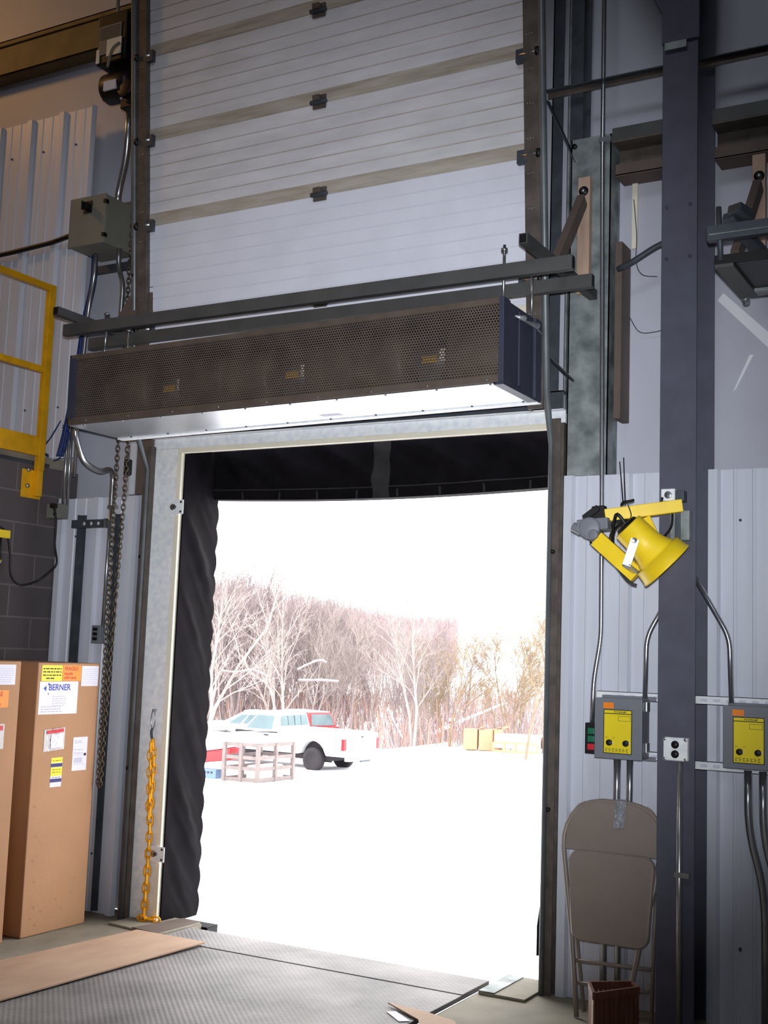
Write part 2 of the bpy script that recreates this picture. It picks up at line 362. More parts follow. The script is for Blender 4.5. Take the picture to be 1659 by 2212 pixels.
# tracks (one each side)
def track(xe, xl, s, label):                   # xe / xl: upper / lower edge next to the opening, s: +1 right, -1 left
    t = thing('door_track', label, 'door track', (xe, -.12, 0))
    m = MB(); X = lambda a: xe+s*a; XL = lambda a: xl+s*a
    m.loft([[Vector((XL(a), y, z)) for a, y in ((0, -.06), (.058, -.06), (.058, -.052), (.008, -.052), (.008, -.014), (0, -.014))] for z in (0, 2.9)], brownst)
    m.build('lower_angle', t, bevel=.0015)
    m = MB()
    m.loft([[Vector((X(a), dy(z)-.06+c, z)) for a, c in ((0, 0), (.085, 0), (.085, .008), (.008, .008), (.008, .06), (0, .06))] for z in (2.9, 7.6)], brownst)
    for z in [3.2+.18*i for i in range(22)]:
        for a in (.02, .035, .05): m.cyl((X(a), dy(z)-.06, z), (X(a), dy(z)-.063, z), .004, conduit, 6)
    m.build('upper_angle', t, bevel=.0015)
    m = MB()
    m.tube([(XL(.013), -.074, .0), (XL(.013), -.074, 2.75), (X(.10), dy(2.95)-.05, 2.98), (X(.10), dy(7.6)-.06, 7.6)], [.013, .013, .02, .022], teal, 10)
    m.build('roller_track', t)
    for z in ((.9, 2.2) if s > 0 else (.9, 2.2, 3.9, 5.0)):
        y = -.06 if z < 2.9 else dy(z)-.05
        m = MB(); xx = XL(.03) if z < 2.9 else X(.1); m.bar((xx, y, z), (xx, (-.014 if z < 2.9 else .02), z+.01), .035, .005, darkst).cyl((xx, y-.02, z), (xx, y+.01, z), .012, black, 6)
        m.build('track_bracket', t)
    return t
track(2.442, 2.464, 1, 'door track running up the right edge of the opening')
track(-.045, -.215, -1, 'door track rising at left between the chain and the galvanised jamb')

# ------------------------------------------------------------------ dock seal
t = thing('dock_seal', 'black quilted fabric dock seal lining the opening', 'dock seal', (1.2, .2, 0))
random.seed(3)
def wr(a, bb): return .5*math.sin(9*a+14*bb)+.3*math.sin(23*bb-17*a+1)+.2*math.sin(41*a+31*bb)
def fold(q): return (.5+.5*math.sin(q))**4
def padface(u, v):                             # u along depth, v up
    y = .005+u*(.345+.022*abs(math.sin(v*62)))
    e = math.sin(min(1, u*1.02)*math.pi)
    f = .9*fold(24*v+5*u+.8*math.sin(9*v))+.7*fold(41*v+8*u+1.3*math.sin(5*v+1))+.4*fold(70*v+13*u+2*math.sin(7*v))
    return Vector((.012+.018*f*e*(.35+.65*abs(math.sin(6*v+.4))), y, -.01+v*3.0))
m = MB(); m.grid(padface, 20, 220, fabric)
m.grid(lambda u, v: Vector((.012-u*.3, .35+.022*abs(math.sin(v*62)), -.01+v*3.0)), 4, 120, fabric)
m.box(-.036, .004, .013, .149, 0, 2.85, fabric).box(-.036, .03, .3, .36, 2.84, 2.98, fabric)
m.build('side_pad', t)
def hdr(u, v):
    x = -.036+u*2.526; zb = 2.60-.03*math.sin(u*math.pi); zt = 2.96
    return Vector((x, .31-.03*(fold(14*u*2.5+7*v+2*math.sin(5*u))*.8+fold(23*u*2+12*v+1)*.6)*math.sin(v*math.pi)+.05*v*0, zb+(zt-zb)*v))
m = MB(); m.grid(hdr, 90, 14, fabric); m.grid(lambda u, v: Vector((u*2.49, .31+.09*v, 2.60-.03*math.sin(u*math.pi))), 40, 2, fabric)
m.grid(lambda u, v: Vector((u*2.49, .40, 2.60-.03*math.sin(u*math.pi)+v*.36)), 40, 2, fabric)
m.build('header_curtain', t)
m = MB(); m.grid(lambda u, v: hdr(.49+u*.045, v)+Vector((0, -.012, 0)), 4, 12, rubber); m.build('curtain_strap', t)
m = MB(); m.tube([hdr(i/40, .17)+Vector((0, -.004, 0)) for i in range(41)], .004, rubber, 5)
for i in range(1, 9): m.bar(hdr(i/9, .01)+Vector((0, -.006, 0)), hdr(i/9, .13)+Vector((0, -.006, 0)), .012, .003, rubber, (0, 1, 0))
m.build('curtain_hem', t)
m = MB(); m.box(2.475, 2.56, .262, .42, 0, 2.85, fabric).prism([(2.36, .15, .13), (2.36, .15, .28), (2.372, .15, .37), (2.40, .15, .40), (2.56, .27, .40), (2.56, .27, .13)], (0, .06, 0), fabric)
m.build('side_pad', t)

# dock leveler, its curbs and bumpers
t = thing('dock_leveler', 'steel diamond plate dock leveler ramp in the floor at the opening', 'dock leveler', (1.2, -1.1, 0))
MB().box(.235, 2.165, -2.3, -.32, -.02, .004, plate).build('deck_plate', t, bevel=.003)
MB().box(.235, 2.165, -.315, .005, -.02, .007, plate).build('lip_plate', t, bevel=.003)
MB().tube([(.24, -.317, -.011), (2.16, -.317, -.011)], .011, plate, 8).build('hinge', t)
MB().box(2.168, 2.20, -2.3, .005, -.1, -.02, black).build('side_gap_dark', t)  # black strip standing in for the darkness of the open side gap
def bumper(x0, x1, label):
    m = MB()
    n = 12
    for i in range(n):
        a = x0+(x1-x0)*i/n; m.box(a, a+(x1-x0)/n*.75, .142, .25, -.45, -.015, rubber)
    m.box(x0, x1, .142, .235, -.45, -.02, rubber)
    tag(m.build('dock_bumper'), label, 'dock bumper')
bumper(-.05, .26, 'ribbed black rubber bumper at the floor edge below the left seal')
bumper(2.2, 2.44, 'ribbed black rubber bumper at the floor edge by the right track')
m = MB(); m.prism([(-.2, -.215, .001), (.2, -.265, .001), (.213, -.2, .001), (.213, .13, .001), (-.2, .13, .001)], (0, 0, .012), conc); m.prism([(.0, -.245, .013), (.2, -.265, .013), (.212, .13, .013), (.08, .13, .013)], (0, 0, .006), woodd)
tag(m.build('curb_slab', bevel=.002), 'low concrete and timber slab at the foot of the left jamb', 'slab')
m = MB(); m.box(2.215, 2.46, -.24, .135, .001, .014, conc).box(2.215, 2.30, -.24, .135, .014, .02, galvold)
tag(m.build('curb_slab', bevel=.002), 'low slab with steel edge at the foot of the right track', 'slab')

# ------------------------------------------------------------------ air curtain heater over the door
HX0, HX1, HY0, HY1, HZ0, HZ1 = -.165, 2.535, -.866, -.40, 2.903, 3.307
t = thing('air_curtain', 'long bronze air curtain with perforated front hanging over the opening', 'air curtain', ((HX0+HX1)/2, (HY0+HY1)/2, HZ0))
def perforated(x0, x1, z0, z1, y, p, rr):
    m = MB(); rowh = p*.866; nz = int((z1-z0)/rowh); nx = int((x1-x0)/p); px = (x1-x0)/nx; rowh = (z1-z0)/nz
    H = [(math.cos(R(60*k+30)), math.sin(R(60*k+30))) for k in range(6)]
    vs = []; fs = []
    for j in range(nz):
        for i in range(nx):
            cx = x0+px*(i+.5+(.5 if j % 2 else 0)-.25); cz = z0+rowh*(j+.5); k = len(vs); ro = px/2/.866
            vs += [(min(max(cx+a*ro, x0-.004), x1+.004), y, cz+c*rowh/1.5) for a, c in H]+[(cx+a*rr, y, cz+c*rr) for a, c in H]
            fs += [(k+q, k+(q+1) % 6, k+6+(q+1) % 6, k+6+q) for q in range(6)]
    m.add(vs, fs, heatf); return m
perforated(HX0+.05, HX1-.0, HZ0+.035, HZ1-.03, HY0+.004, .0145, .0047).build('perforated_screen', t)
m = MB(); m.box(HX0, HX1, HY0, HY0+.03, HZ0, HZ0+.035, heatf).box(HX0, HX1, HY0, HY0+.03, HZ1-.03, HZ1, heatf)
for i in range(9): m.cyl((HX0+.15+i*.31, HY0, HZ0+.012), (HX0+.15+i*.31, HY0-.006, HZ0+.012), .006, conduit, 6)
m.build('front_frame', t, bevel=.003)
def endcap(x0, x1):
    m = MB(); m.box(x0, x1, HY0, HY1, HZ0, HZ1, heats); return m
MB().box(HX0-.055, HX0, -.80, -.58, HZ0+.02, HZ1-.06, greyb).build('end_box', t, bevel=.004)
m = MB(); m.box(HX0, HX0+.05, HY0-.002, HY0+.05, HZ0+.03, HZ1-.02, heats).box(HX0, HX0+.012, HY0, HY1, HZ0, HZ1, heats); m.build('end_panel', t, bevel=.002)
m = MB(); m.box(HX1-.012, HX1, HY0, HY1, HZ0, HZ1, heats).box(HX1-.012, HX1+.014, HY0-.002, HY0+.075, HZ0, HZ1, heats).box(HX1-.012, HX1+.014, HY1-.075, HY1+.002, HZ0, HZ1, heats).box(HX1, HX1+.008, HY0+.2, HY0+.24, HZ0+.02, HZ1-.02, heats)
m.build('end_panel', t, bevel=.002)
m = MB(); m.box(HX0, HX1, HY1-.01, HY1, HZ0, HZ1, heats).box(HX0, HX1, HY0+.03, HY1, HZ1-.01, HZ1, heats); m.build('casing', t)
m = MB(); m.box(HX0+.004, HX1-.03, HY0+.01, HY1, HZ0-.006, HZ0, shiny).box(HX0+.004, HX1+.01, HY1-.04, HY1+.012, HZ0-.014, HZ0-.006, galv).bar((HX1-.015, HY0+.01, HZ0-.006), (HX1-.015, HY1, HZ0-.006), .05, .012, heats)
for i in range(10): m.cyl((HX0+.12+i*.28, HY0+.02, HZ0-.006), (HX0+.12+i*.28, HY0+.02, HZ0-.011), .006, conduit, 6).cyl((HX0+.12+i*.28, HY1-.05, HZ0-.006), (HX0+.12+i*.28, HY1-.05, HZ0-.011), .006, darkst, 6)
m.box(1.35, 1.47, HY1-.16, HY1-.11, HZ0-.0075, HZ0-.006, inkg)
m.build('bottom_plate', t)
for cx, in ((.45,), (1.27,), (2.08,)):
    for dx in (-.27, .27):
        m = MB(); m.lathe((cx+dx-.15, -.63, 3.09), (1, 0, 0), [(0, .05), (0, .15), (.015, .158), (.285, .158), (.3, .15), (.3, .05)], fanm, 28).box(cx+dx-.15, cx+dx+.15, -.62, -.46, 2.92, 3.10, fanm)
        m.build('blower_housing', t)
    m = MB(); m.cyl((cx-.11, -.65, 3.09), (cx+.11, -.65, 3.09), .075, darkst, 20).box(cx-.06, cx+.06, -.70, -.6, 2.93, 3.03, darkst)
    m.box(cx-.03, cx+.05, -.728, -.7235, 3.065, 3.10, yellowd).box(cx+.07, cx+.12, -.735, -.73, 3.07, 3.13, whitetrim)
    m.build('fan_motor', t)
m = MB(); m.tube([(HX1, HY0+.16, HZ1-.05), (HX1+.03, HY0+.2, HZ1-.055), (HX1+.01, HY0+.26, HZ1-.05), (HX1+.045, HY0+.33, HZ1-.06), (HX1+.01, HY0+.40, HZ1-.05), (HX1+.03, HY0+.44, HZ1-.075)], [.004, .016, .007, .018, .006, .003], tape, 7)
m.build('foil_wire', t)
t.rotation_euler = (0, -.012, 0)

# support frame: two long rails, cross struts, hanging rods, wood blocks
def strut_rail(x0, x1, y, z, label):
    m = MB(); m.box(x0, x1, y-.021, y+.021, z-.033, z+.033, railm); m.box(x0-.002, x0, y-.014, y+.014, z-.026, z+.026, black).box(x1, x1+.002, y-.014, y+.014, z-.026, z+.026, black)
    return tag(m.build('support_rail', bevel=.004), label, 'rail')
strut_rail(-.238, 2.875, -.85, 3.447, 'front one of the two long grey rails above the air curtain')
strut_rail(-.437, 2.82, -.43, 3.490, 'rear one of the two long grey rails, nearer the raised door')
m = MB(); m.box(2.655, 2.697, -.97, -.02, 3.526, 3.575, railm).box(2.66, 2.692, -.972, -.97, 3.53, 3.57, black)
tag(m.build('cross_strut', bevel=.003), 'short grey strut across the rails by the galvanised post', 'strut')
m = MB(); m.box(-.275, -.233, -.92, -.02, 3.526, 3.575, railm).box(-.27, -.238, -.922, -.92, 3.53, 3.57, black)
tag(m.build('cross_strut', bevel=.003), 'short grey strut across the rails under the grey disconnect box', 'strut')
def rod(x, y, label, ztop=3.60):
    m = MB(); m.cyl((x, y, HZ1-.004), (x, y, ztop), .0075, conduit, 8)
    for z in (HZ1+.006, 3.575 if ztop > 3.55 else 3.53): m.cyl((x, y, z-.007), (x, y, z+.007), .017, conduit, 6)
    tag(m.build('hanger_rod'), label, 'threaded rod', 'hanger rods of the air curtain')
rod(2.505, -.79, 'threaded rod at the front near corner of the air curtain')
rod(2.515, -.465, 'threaded rod at the back near corner of the air curtain')
rod(.03, -.80, 'threaded rod at the front far corner of the air curtain', 3.5)
rod(-.1, -.465, 'threaded rod at the back far corner of the air curtain', 3.52)
def wblock(x, label, label2):
    t = thing('wood_block', label, 'wood block', (x, -.03, 3.57))
    MB().box(x-.033, x+.033, -.05, -.008, 3.56, 4.195, wood).build('post', t, bevel=.003)
    m = MB(); m.cyl((x, -.05, 4.115), (x, -.056, 4.115), .026, black, 16); m.cyl((x, -.056, 4.115), (x, -.07, 4.115), .013, conduit, 6); m.build('bolt', t)
    m = MB(); m.bar((x, -.07, 4.06), (x-.01, -.42, 3.585), .07, .04, woodd, (1, 0, 0)); tag(m.build('brace_plank', bevel=.003), label2, 'wood brace')
wblock(2.625, 'pale wood block bolted to the galvanised post', 'diagonal brown plank below the bolt of the galvanised post')
wblock(-.13, 'pale wood block at left behind the door track', 'diagonal brown plank by the left track above the rails')
m = MB(); m.prism([(-.02, -.36, 3.62), (-.30, -.36, 3.60), (-.30, -.36, 3.66), (-.06, -.36, 3.98), (-.02, -.36, 4.0)], (0, .03, 0), woodd)
tag(m.build('gusset_board', bevel=.002), 'triangular brown board above the rails by the left door track', 'board')

# ------------------------------------------------------------------ main column and things on it
t = thing('steel_column', 'dark grey painted steel column standing right of the door', 'column', (3.2, -.15, 0))
m = MB(); m.box(3.116, 3.29, -.29, -.275, 0, 7.9, steel).box(3.116, 3.30, .003, .016, 0, 7.9, steel).box(3.199, 3.209, -.275, .003, 0, 7.9, steel)
m.build('shaft', t, bevel=.002)
m = MB()
for x in (3.143, 3.258):
    for z in (3.86, 3.60): m.cyl((x, -.29, z), (x, -.298, z), .008, darkst, 6)
m.build('bolts', t)
m = MB(); m.prism([(3.116, -.29, 4.70), (3.116, -.29, 4.86), (3.04, -.29, 5.02), (2.7, -.29, 5.9), (3.30, -.29, 5.9), (3.30, -.29, 4.70)], (0, -.02, 0), steel).box(3.13, 3.24, -.315, -.31, 4.66, 4.70, galvold)
m.build('knee_plate', t, bevel=.002)
# angle rail on the wall
def arail(x0, x1, y, z, label):
    m = MB(); m.box(x0, x1, y, y+.006, z-.02, z+.02, brownst).box(x0, x1, y-.035, y, z+.012, z+.02, darkst)
    return tag(m.build('angle_rail', bevel=.002), label, 'rail')
arail(2.41, 3.115, -.05, 4.69, 'thin steel rail from the door track to the dark column')
arail(3.206, 6.5, -.05, 4.685, 'thin steel rail starting on right of the dark column')
m = MB(); m.bar((2.41, -.05, 4.66), (2.56, .02, 4.30), .05, .006, darkst, (1, 0, 0)); tag(m.build('corner_bracket'), 'small dark diagonal bracket under the thin rail by the track', 'bracket')
m = MB(); m.bar((2.46, -.08, 3.22), (2.57, -.01, 3.10), .05, .005, darkst, (0, 0, 1)); tag(m.build('corner_bracket'), 'small dark bracket between right track and galvanised post', 'bracket')

def run(name, pts, r, m, label, cat, group=None, rnd=.06, n=10, clamps=()):
    b = MB(); b.tube(arc(pts, rnd), r, m, n)
    for (x, y, z) in clamps: b.box(x-r-.006, x+r+.035, y-r-.003, y+r+.003, z-.012, z+.012, conduit)
    return tag(b.build(name), label, cat, group)
run('conduit', [(2.715, -.045, 7.5), (2.724, -.045, 4.3), (2.745, -.045, 2.6), (2.752, -.045, 1.77), (2.722, -.06, 1.55), (2.722, -.075, 1.345)], .0125, conduit, 'long thin conduit rising past the dock light to the roof', 'conduit', clamps=[(2.724, -.045, 4.38)])
run('conduit', [(3.11, -.06, 1.99), (2.995, -.075, 1.775), (2.993, -.085, 1.475)], .0125, conduit, 'bent conduit entering the top of the control box left of the column', 'conduit')
run('conduit', [(3.205, -.1, 2.12), (3.4, -.09, 1.78), (3.409, -.09, 1.475)], .0125, conduit, 'bent conduit entering the top of the control box right of the column', 'conduit')
run('conduit', [(2.862, -.10, 1.19), (2.862, -.10, .9), (2.79, -.06, .45), (2.79, -.055, 0)], .018, conduit, 'thick conduit below the left control box, behind the chair', 'conduit', rnd=.15)
run('conduit', [(2.926, -.10, 1.19), (2.926, -.10, .9), (2.862, -.06, .45), (2.862, -.055, 0)], .016, conduit, 'thinner conduit beside it below the left control box', 'conduit', rnd=.15)
run('conduit', [(3.487, -.10, 1.17), (3.487, -.10, .90), (3.555, -.06, .62), (3.555, -.06, 0)], .018, conduit, 'grey conduit bending down from the right control box', 'conduit', rnd=.18)
run('conduit', [(3.555, -.10, 1.17), (3.555, -.10, .86), (3.64, -.06, .58), (3.64, -.06, 0)], .018, conduit, 'grey conduit nearest the photo edge below the right control box', 'conduit', rnd=.18)
run('conduit', [(3.227, -.306, 1.20), (3.227, -.306, 0)], .0135, conduit, 'straight conduit down the face of the dark column', 'conduit', clamps=[(3.227, -.306, .70)])
run('pipe', [(2.80, .0, 3.68), (2.88, -.02, 3.70), (3.02, -.03, 3.77), (3.11, -.03, 3.79)], .016, darkst, 'dark sloping pipe between galvanised post and column', 'pipe')

def strutchan(x0, x1, z, label):
    m = MB(); h = .021
    m.box(x0, x1, -.07, -.066, z-h, z+h, galv).box(x0, x1, -.07, -.042, z+h-.003, z+h, galv).box(x0, x1, -.07, -.042, z-h, z-h+.003, galv)
    x = x0+.06
    while x < x1-.04:
        m.box(x-.016, x+.016, -.0712, -.07, z-.007, z+.007, liner); x += .06
    return tag(m.build('strut_channel'), label, 'strut channel')
strutchan(2.745, 3.205, 1.482, 'upper slotted strut carrying the control box left of the column')
strutchan(2.735, 3.205, 1.201, 'lower slotted strut carrying the control box left of the column')
strutchan(3.215, 4.1, 1.482, 'upper slotted strut carrying the control box right of the column')
strutchan(3.215, 4.1, 1.175, 'lower slotted strut carrying the control box right of the column')
def control(x0, x1, z0, z1, label):
    t = thing('control_box', label, 'control box', ((x0+x1)/2, -.13, z0)); W = x1-x0
    m = MB(); m.box(x0, x1, -.19, -.072, z0, z1, greyb).box(x0-.01, x1+.035, -.078, -.071, z1-.01, z1+.012, greyb).box(x0-.01, x1+.035, -.078, -.071, z0-.012, z0+.01, greyb)
    for z in (z0+.03, z1-.06): m.box(x1, x1+.012, -.15, -.10, z, z+.05, conduit)
    m.build('housing', t, bevel=.004)
    MB().box(x0-.003, x1+.003, -.20, -.19, z0-.003, z1+.001, greyb).build('lid', t, bevel=.003)
    a, c = x0+W*.185, x0+W*.80; l0, l1 = z0+.022, z0+.232; y = -.2005
    m = MB(); m.box(a, c, y-.0008, y, l0, l1, inkk).box(a+.004, c-.004, y-.0014, y-.0008, l0+.004, l1-.022, ysticker).box(a+.004, c-.004, y-.0014, y-.0008, l1-.018, l1-.004, ysticker)
    m.text('POWERAMP', (a+.05, y-.0018, l1-.0155), (1, 0, 0), (0, 0, 1), .0115, inkk, .3, .02)
    for q in (0, 1): m.box(c-.068, c-.008, y-.0018, y-.0014, l1-.032-q*.022, l1-.0305-q*.022, inkk)
    m.box(c-.068, c-.0665, y-.0018, y-.0014, l1-.054, l1-.0305, inkk).box(c-.0095, c-.008, y-.0018, y-.0014, l1-.054, l1-.0305, inkk)
    for q in range(3):
        for k in range(7): m.box(a+.01+k*.017, a+.022+k*.017-.004*((q+k) % 2), y-.0018, y-.0014, l0+.010+q*.006, l0+.0125+q*.006, inkk)
    m.text('OFF', (a+.008, y-.0018, l0+.073), (1, 0, 0), (0, 0, 1), .008, inkk).text('ON', (a+.045, y-.0018, l0+.073), (1, 0, 0), (0, 0, 1), .008, inkk)
    m.build('instruction_sticker', t)
    MB().box(a-.002, a+.05, y-.001, y, l1+.004, l1+.032, orange).build('orange_sticker', t)
    for k, f in enumerate((.22, .80)):
        m = MB(); cx = a+(c-a)*f; cz = l0+.052
        m.lathe((cx, y-.001, cz), (0, -1, 0), [(0, .015), (.012, .0145), (.014, .012), (.014, .0005)], black, 20)
        m.bar((cx, y-.016, cz), (cx+(.012 if k == 0 else .0135), y-.016, cz+.008*(k == 0)), .006, .006, black if k else inkk).box(cx+.012, cx+.021, y-.006, y-.001, cz-.003, cz+.003, whitetrim)
        m.build('knob', t)
    return t
control(2.782, 3.012, 1.188, 1.473, 'grey control box with yellow panel left of the dark column')
control(3.399, 3.63, 1.186, 1.466, 'grey control box with yellow panel at right of the dark column')
t = thing('push_button_station', 'black push button station with two green and one red button', 'button station', (2.74, -.12, 1.2))
MB().box(2.712, 2.775, -.15, -.06, 1.198, 1.347, black).build('housing', t, bevel=.004)
for i, mm in enumerate((redp, greenp, greenp)):
    z = 1.232+i*.038; MB().box(2.728, 2.762, -.158, -.15, z-.015, z+.015, mm).build('button', t, bevel=.003)
t = thing('outlet_box', 'galvanised duplex outlet box on the dark column', 'outlet box', (3.212, -.31, 1.21))
MB().box(3.155, 3.268, -.328, -.291, 1.207, 1.313, galv).build('box', t, bevel=.006)
m = MB(); m.box(3.16, 3.264, -.333, -.328, 1.212, 1.308, galv)
for x in (3.163, 3.26):
    for z in (1.215, 1.305): m.cyl((x, -.333, z), (x, -.338, z), .008, conduit, 10)
m.build('cover', t, bevel=.004)
for z in (1.238, 1.281):
    MB().cyl((3.212, -.333, z), (3.212, -.337, z), .018, black, 20).build('receptacle', t)

# ------------------------------------------------------------------ dock light on the column
t = thing('dock_light', 'yellow swing arm dock light with round lamp head on the dark column', 'dock light', (3.2, -.32, 2.35))
m = MB(); m.box(3.185, 3.275, -.345, -.291, 2.22, 2.36, galvold).box(3.21, 3.235, -.36, -.345, 2.2, 2.40, darkst); m.build('mount_plate', t, bevel=.004)
m = MB(); m.box(3.145, 3.21, -.36, -.291, 2.405, 2.462, galv).lathe((3.178, -.36, 2.433), (0, -1, 0), [(0, .018), (.003, .018), (.003, .001)], conduit, 16).box(3.21, 3.25, -.35, -.291, 2.402, 2.455, darkst); m.build('junction_box', t, bevel=.004)
A = Vector((3.25, -.375, 2.378)); B = Vector((2.92, -.50, 2.325)); C = Vector((2.88, -.52, 2.225)); D = Vector((3.085, -.52, 2.045))
m = MB(); m.bar(A, B, .04, .058, yellow); m.build('upper_arm', t, bevel=.003)
m = MB(); m.bar(C+(D-C)*.06, D, .045, .075, yellow); m.build('lower_arm', t, bevel=.003)
m = MB(); m.tube(spline([(2.86, -.53, 2.2), (2.95, -.53, 2.13), (3.04, -.52, 2.02), (3.08, -.51, 2.0)]), .006, black, 6); m.build('arm_cable', t)
m = MB(); m.bar((2.925, -.50, 2.335), (2.865, -.50, 2.33), .05, .075, rubber)
m.lathe((2.865, -.54, 2.262), (.15, -1, 0), [(-.035, .001), (-.035, .05), (.03, .05), (.034, .04), (.036, .001)], greyb, 20)
m.bar((2.80, -.52, 2.275), (2.95, -.52, 2.285), .06, .055, greyb).bar((2.83, -.53, 2.31), (2.90, -.53, 2.36), .03, .03, rubber).cyl((2.82, -.53, 2.25), (2.775, -.53, 2.275), .022, greyb, 12).cyl((2.89, -.56, 2.23), (2.89, -.58, 2.23), .024, greyb, 16)
m.build('joint', t, bevel=.004)
O = Vector((3.062, -.60, 2.262)); ax = (Vector((3.226, -.52, 2.083))-O).normalized()
m = MB(); prof = [(0, .001), (0, .066), (.005, .073), (.11, .077), (.14, .083), (.175, .098), (.187, .103), (.187, .122), (.24, .130), (.245, .134), (.252, .134), (.252, .126), (.215, .115), (.2, .001)]
m.lathe(O, ax, prof, yellow, 40); m.build('lamp_head', t)
m = MB(); m.lathe(O, ax, [(.215, .001), (.212, .08), (.21, .118)], plasticw, 32); m.build('lens', t)
m = MB(); m.lathe(O-ax*.014, ax, [(0, .001), (0, .05), (.014, .058)], black, 24); m.tube(spline([O-ax*.01, O-ax*.045+Vector((-.02, 0, .02)), (2.97, -.53, 2.2), (2.985, -.52, 2.15)]), .008, black, 8); m.tube(spline([O-ax*.01+Vector((0, 0, .02)), (2.965, -.53, 2.24), (2.955, -.52, 2.17)]), .007, black, 8); m.build('back_plug', t)
m = MB(); m.tube(spline([(3.155, -.37, 2.42), (3.14, -.38, 2.37), (3.08, -.42, 2.31), (3.02, -.45, 2.31), (2.96, -.50, 2.29), (2.975, -.52, 2.24)]), .006, black, 8); m.tube(spline([(3.20, -.36, 2.35), (3.2, -.38, 2.28), (3.17, -.42, 2.22)]), .006, black, 8); m.build('power_cord', t)
pv = O+ax*.085; sd = Vector((.0, -1, 0))
m = MB(); q = Vector((3.125, -.70, 2.185)); m.bar(q+Vector((.006, 0, .008)), Vector((3.088, -.69, 2.075)), .038, .006, conduit, (.35, -.93, 0)); m.cyl(q, q+Vector((.006, -.012, 0)), .012, conduit, 12); m.bar((3.088, -.69, 2.078), (3.09, -.53, 2.05), .038, .006, conduit); m.build('side_bracket', t, bevel=.001)
m = MB(); m.bar((3.105, -.47, 2.315), (3.20, -.47, 2.12), .045, .012, yellow, (0, -1, 0)); m.build('handle', t, bevel=.003)
m = MB(); m.box(2.985, 3.005, -.53, -.50, 2.27, 2.30, black).box(2.99, 3.0, -.532, -.53, 2.262, 2.28, conduit); m.tube(spline([(3.03, -.50, 2.375), (3.04, -.48, 2.33), (3.03, -.47, 2.30)]), .003, black, 6); m.build('tie_tag', t)
m = MB(); m.tube([(2.995, -.46, 2.38), (2.83, -.02, 2.66)], .003, black, 6).tube([(3.005, -.46, 2.38), (2.85, -.02, 2.68)], .003, black, 6).tube(spline([(2.985, -.46, 2.378), (3.0, -.47, 2.39), (3.035, -.47, 2.395), (3.05, -.47, 2.40)]), .006, black, 6)
tag(m.build('support_wire'), 'two black wires holding up the yellow dock light arm', 'wire')

# ------------------------------------------------------------------ folding chair against the wall
t = thing('folding_chair', 'brown metal folding chair with silver tape leaning behind the column', 'folding chair', (2.87, -.3, 0))
def cp(x, z, d=0): return Vector((x, -.33+.2*z-d, z))
half = [(2.757, .005), (2.735, .15), (2.698, .38), (2.652, .60), (2.625, .74), (2.622, .80), (2.632, .85), (2.655, .90), (2.69, .938), (2.74, .963), (2.80, .975)]
cxm = 2.868
pts = half+[(2*cxm-x, z) for x, z in half[::-1]]
pts = [(min(x, 3.112-.012), z) if x > cxm else (x, z) for x, z in pts]
m = MB(); m.tube([cp(x, z) for x, z in pts], .0125, chairm, 10); m.build('frame', t)
def bk(u, v):
    z = .74+v*.228; e = .6+.4*math.sqrt(max(0, 1-max(0, (v-.35)/.66)**2)); hw = .232*min(1, e)
    return Vector((cxm+(u-.5)*2*hw*1.0, -.33+.2*z-.006-.004*math.cos((u-.5)*3), z))
m = MB(); m.grid(bk, 24, 16, chairm); m.grid(lambda u, v: bk(1-u, v)+Vector((0, .012, 0)), 24, 16, chairm); m.build('backrest', t)
def seatring(d, s):
    out = []; x0, x1, z0, z1, r = 2.662+.0, 3.085, .338, .745, .055
    x0b, x1b = 2.70, 3.05
    for cx_, cz_, a0 in ((x1-r, z1-r, 0), (x0+r, z1-r, 90), (x0b+r, z0+r, 180), (x1b-r+.03, z0+r, 270)):
        for k in range(7):
            a = R(a0+15*k); out.append(cp(cxm+(cx_+r*math.cos(a)-cxm)*s, .54+(cz_+r*math.sin(a)-.54)*s, d))
    return out
m = MB(); m.loft([seatring(.004, 1), seatring(.018, 1), seatring(.026, .97)], chairm, False); m.build('seat', t, bevel=.003)
for z, w in ((.245, .0), (.15, .0)):
    m = MB(); m.tube([cp(2.71 if z > .2 else 2.73, z, -.004), cp(3.09, z+.012, -.004)], .009, chairm, 8); m.build('crossbar', t)
for s in (0, 1):
    m = MB(); x = 2.70 if s == 0 else 3.06
    m.tube([cp(2.655 if s == 0 else 3.09, .66, -.03), cp(2.70 if s == 0 else 3.085, .42, -.035), cp(2.775 if s == 0 else 3.095, .02, -.05)], .010, chairm, 8); m.build('leg', t)
m = MB(); m.grid(lambda u, v: Vector((2.877+.052*u-.006*v, -.33+.2*(.985-.125*v)-.020-.002*math.sin(v*20), .985-.125*v)), 4, 12, tape); m.grid(lambda u, v: Vector((2.877+.052*u, -.33+.2*.985-.020+.034*v, .986+.006*math.sin(v*3))), 2, 4, tape); m.build('duct_tape', t)
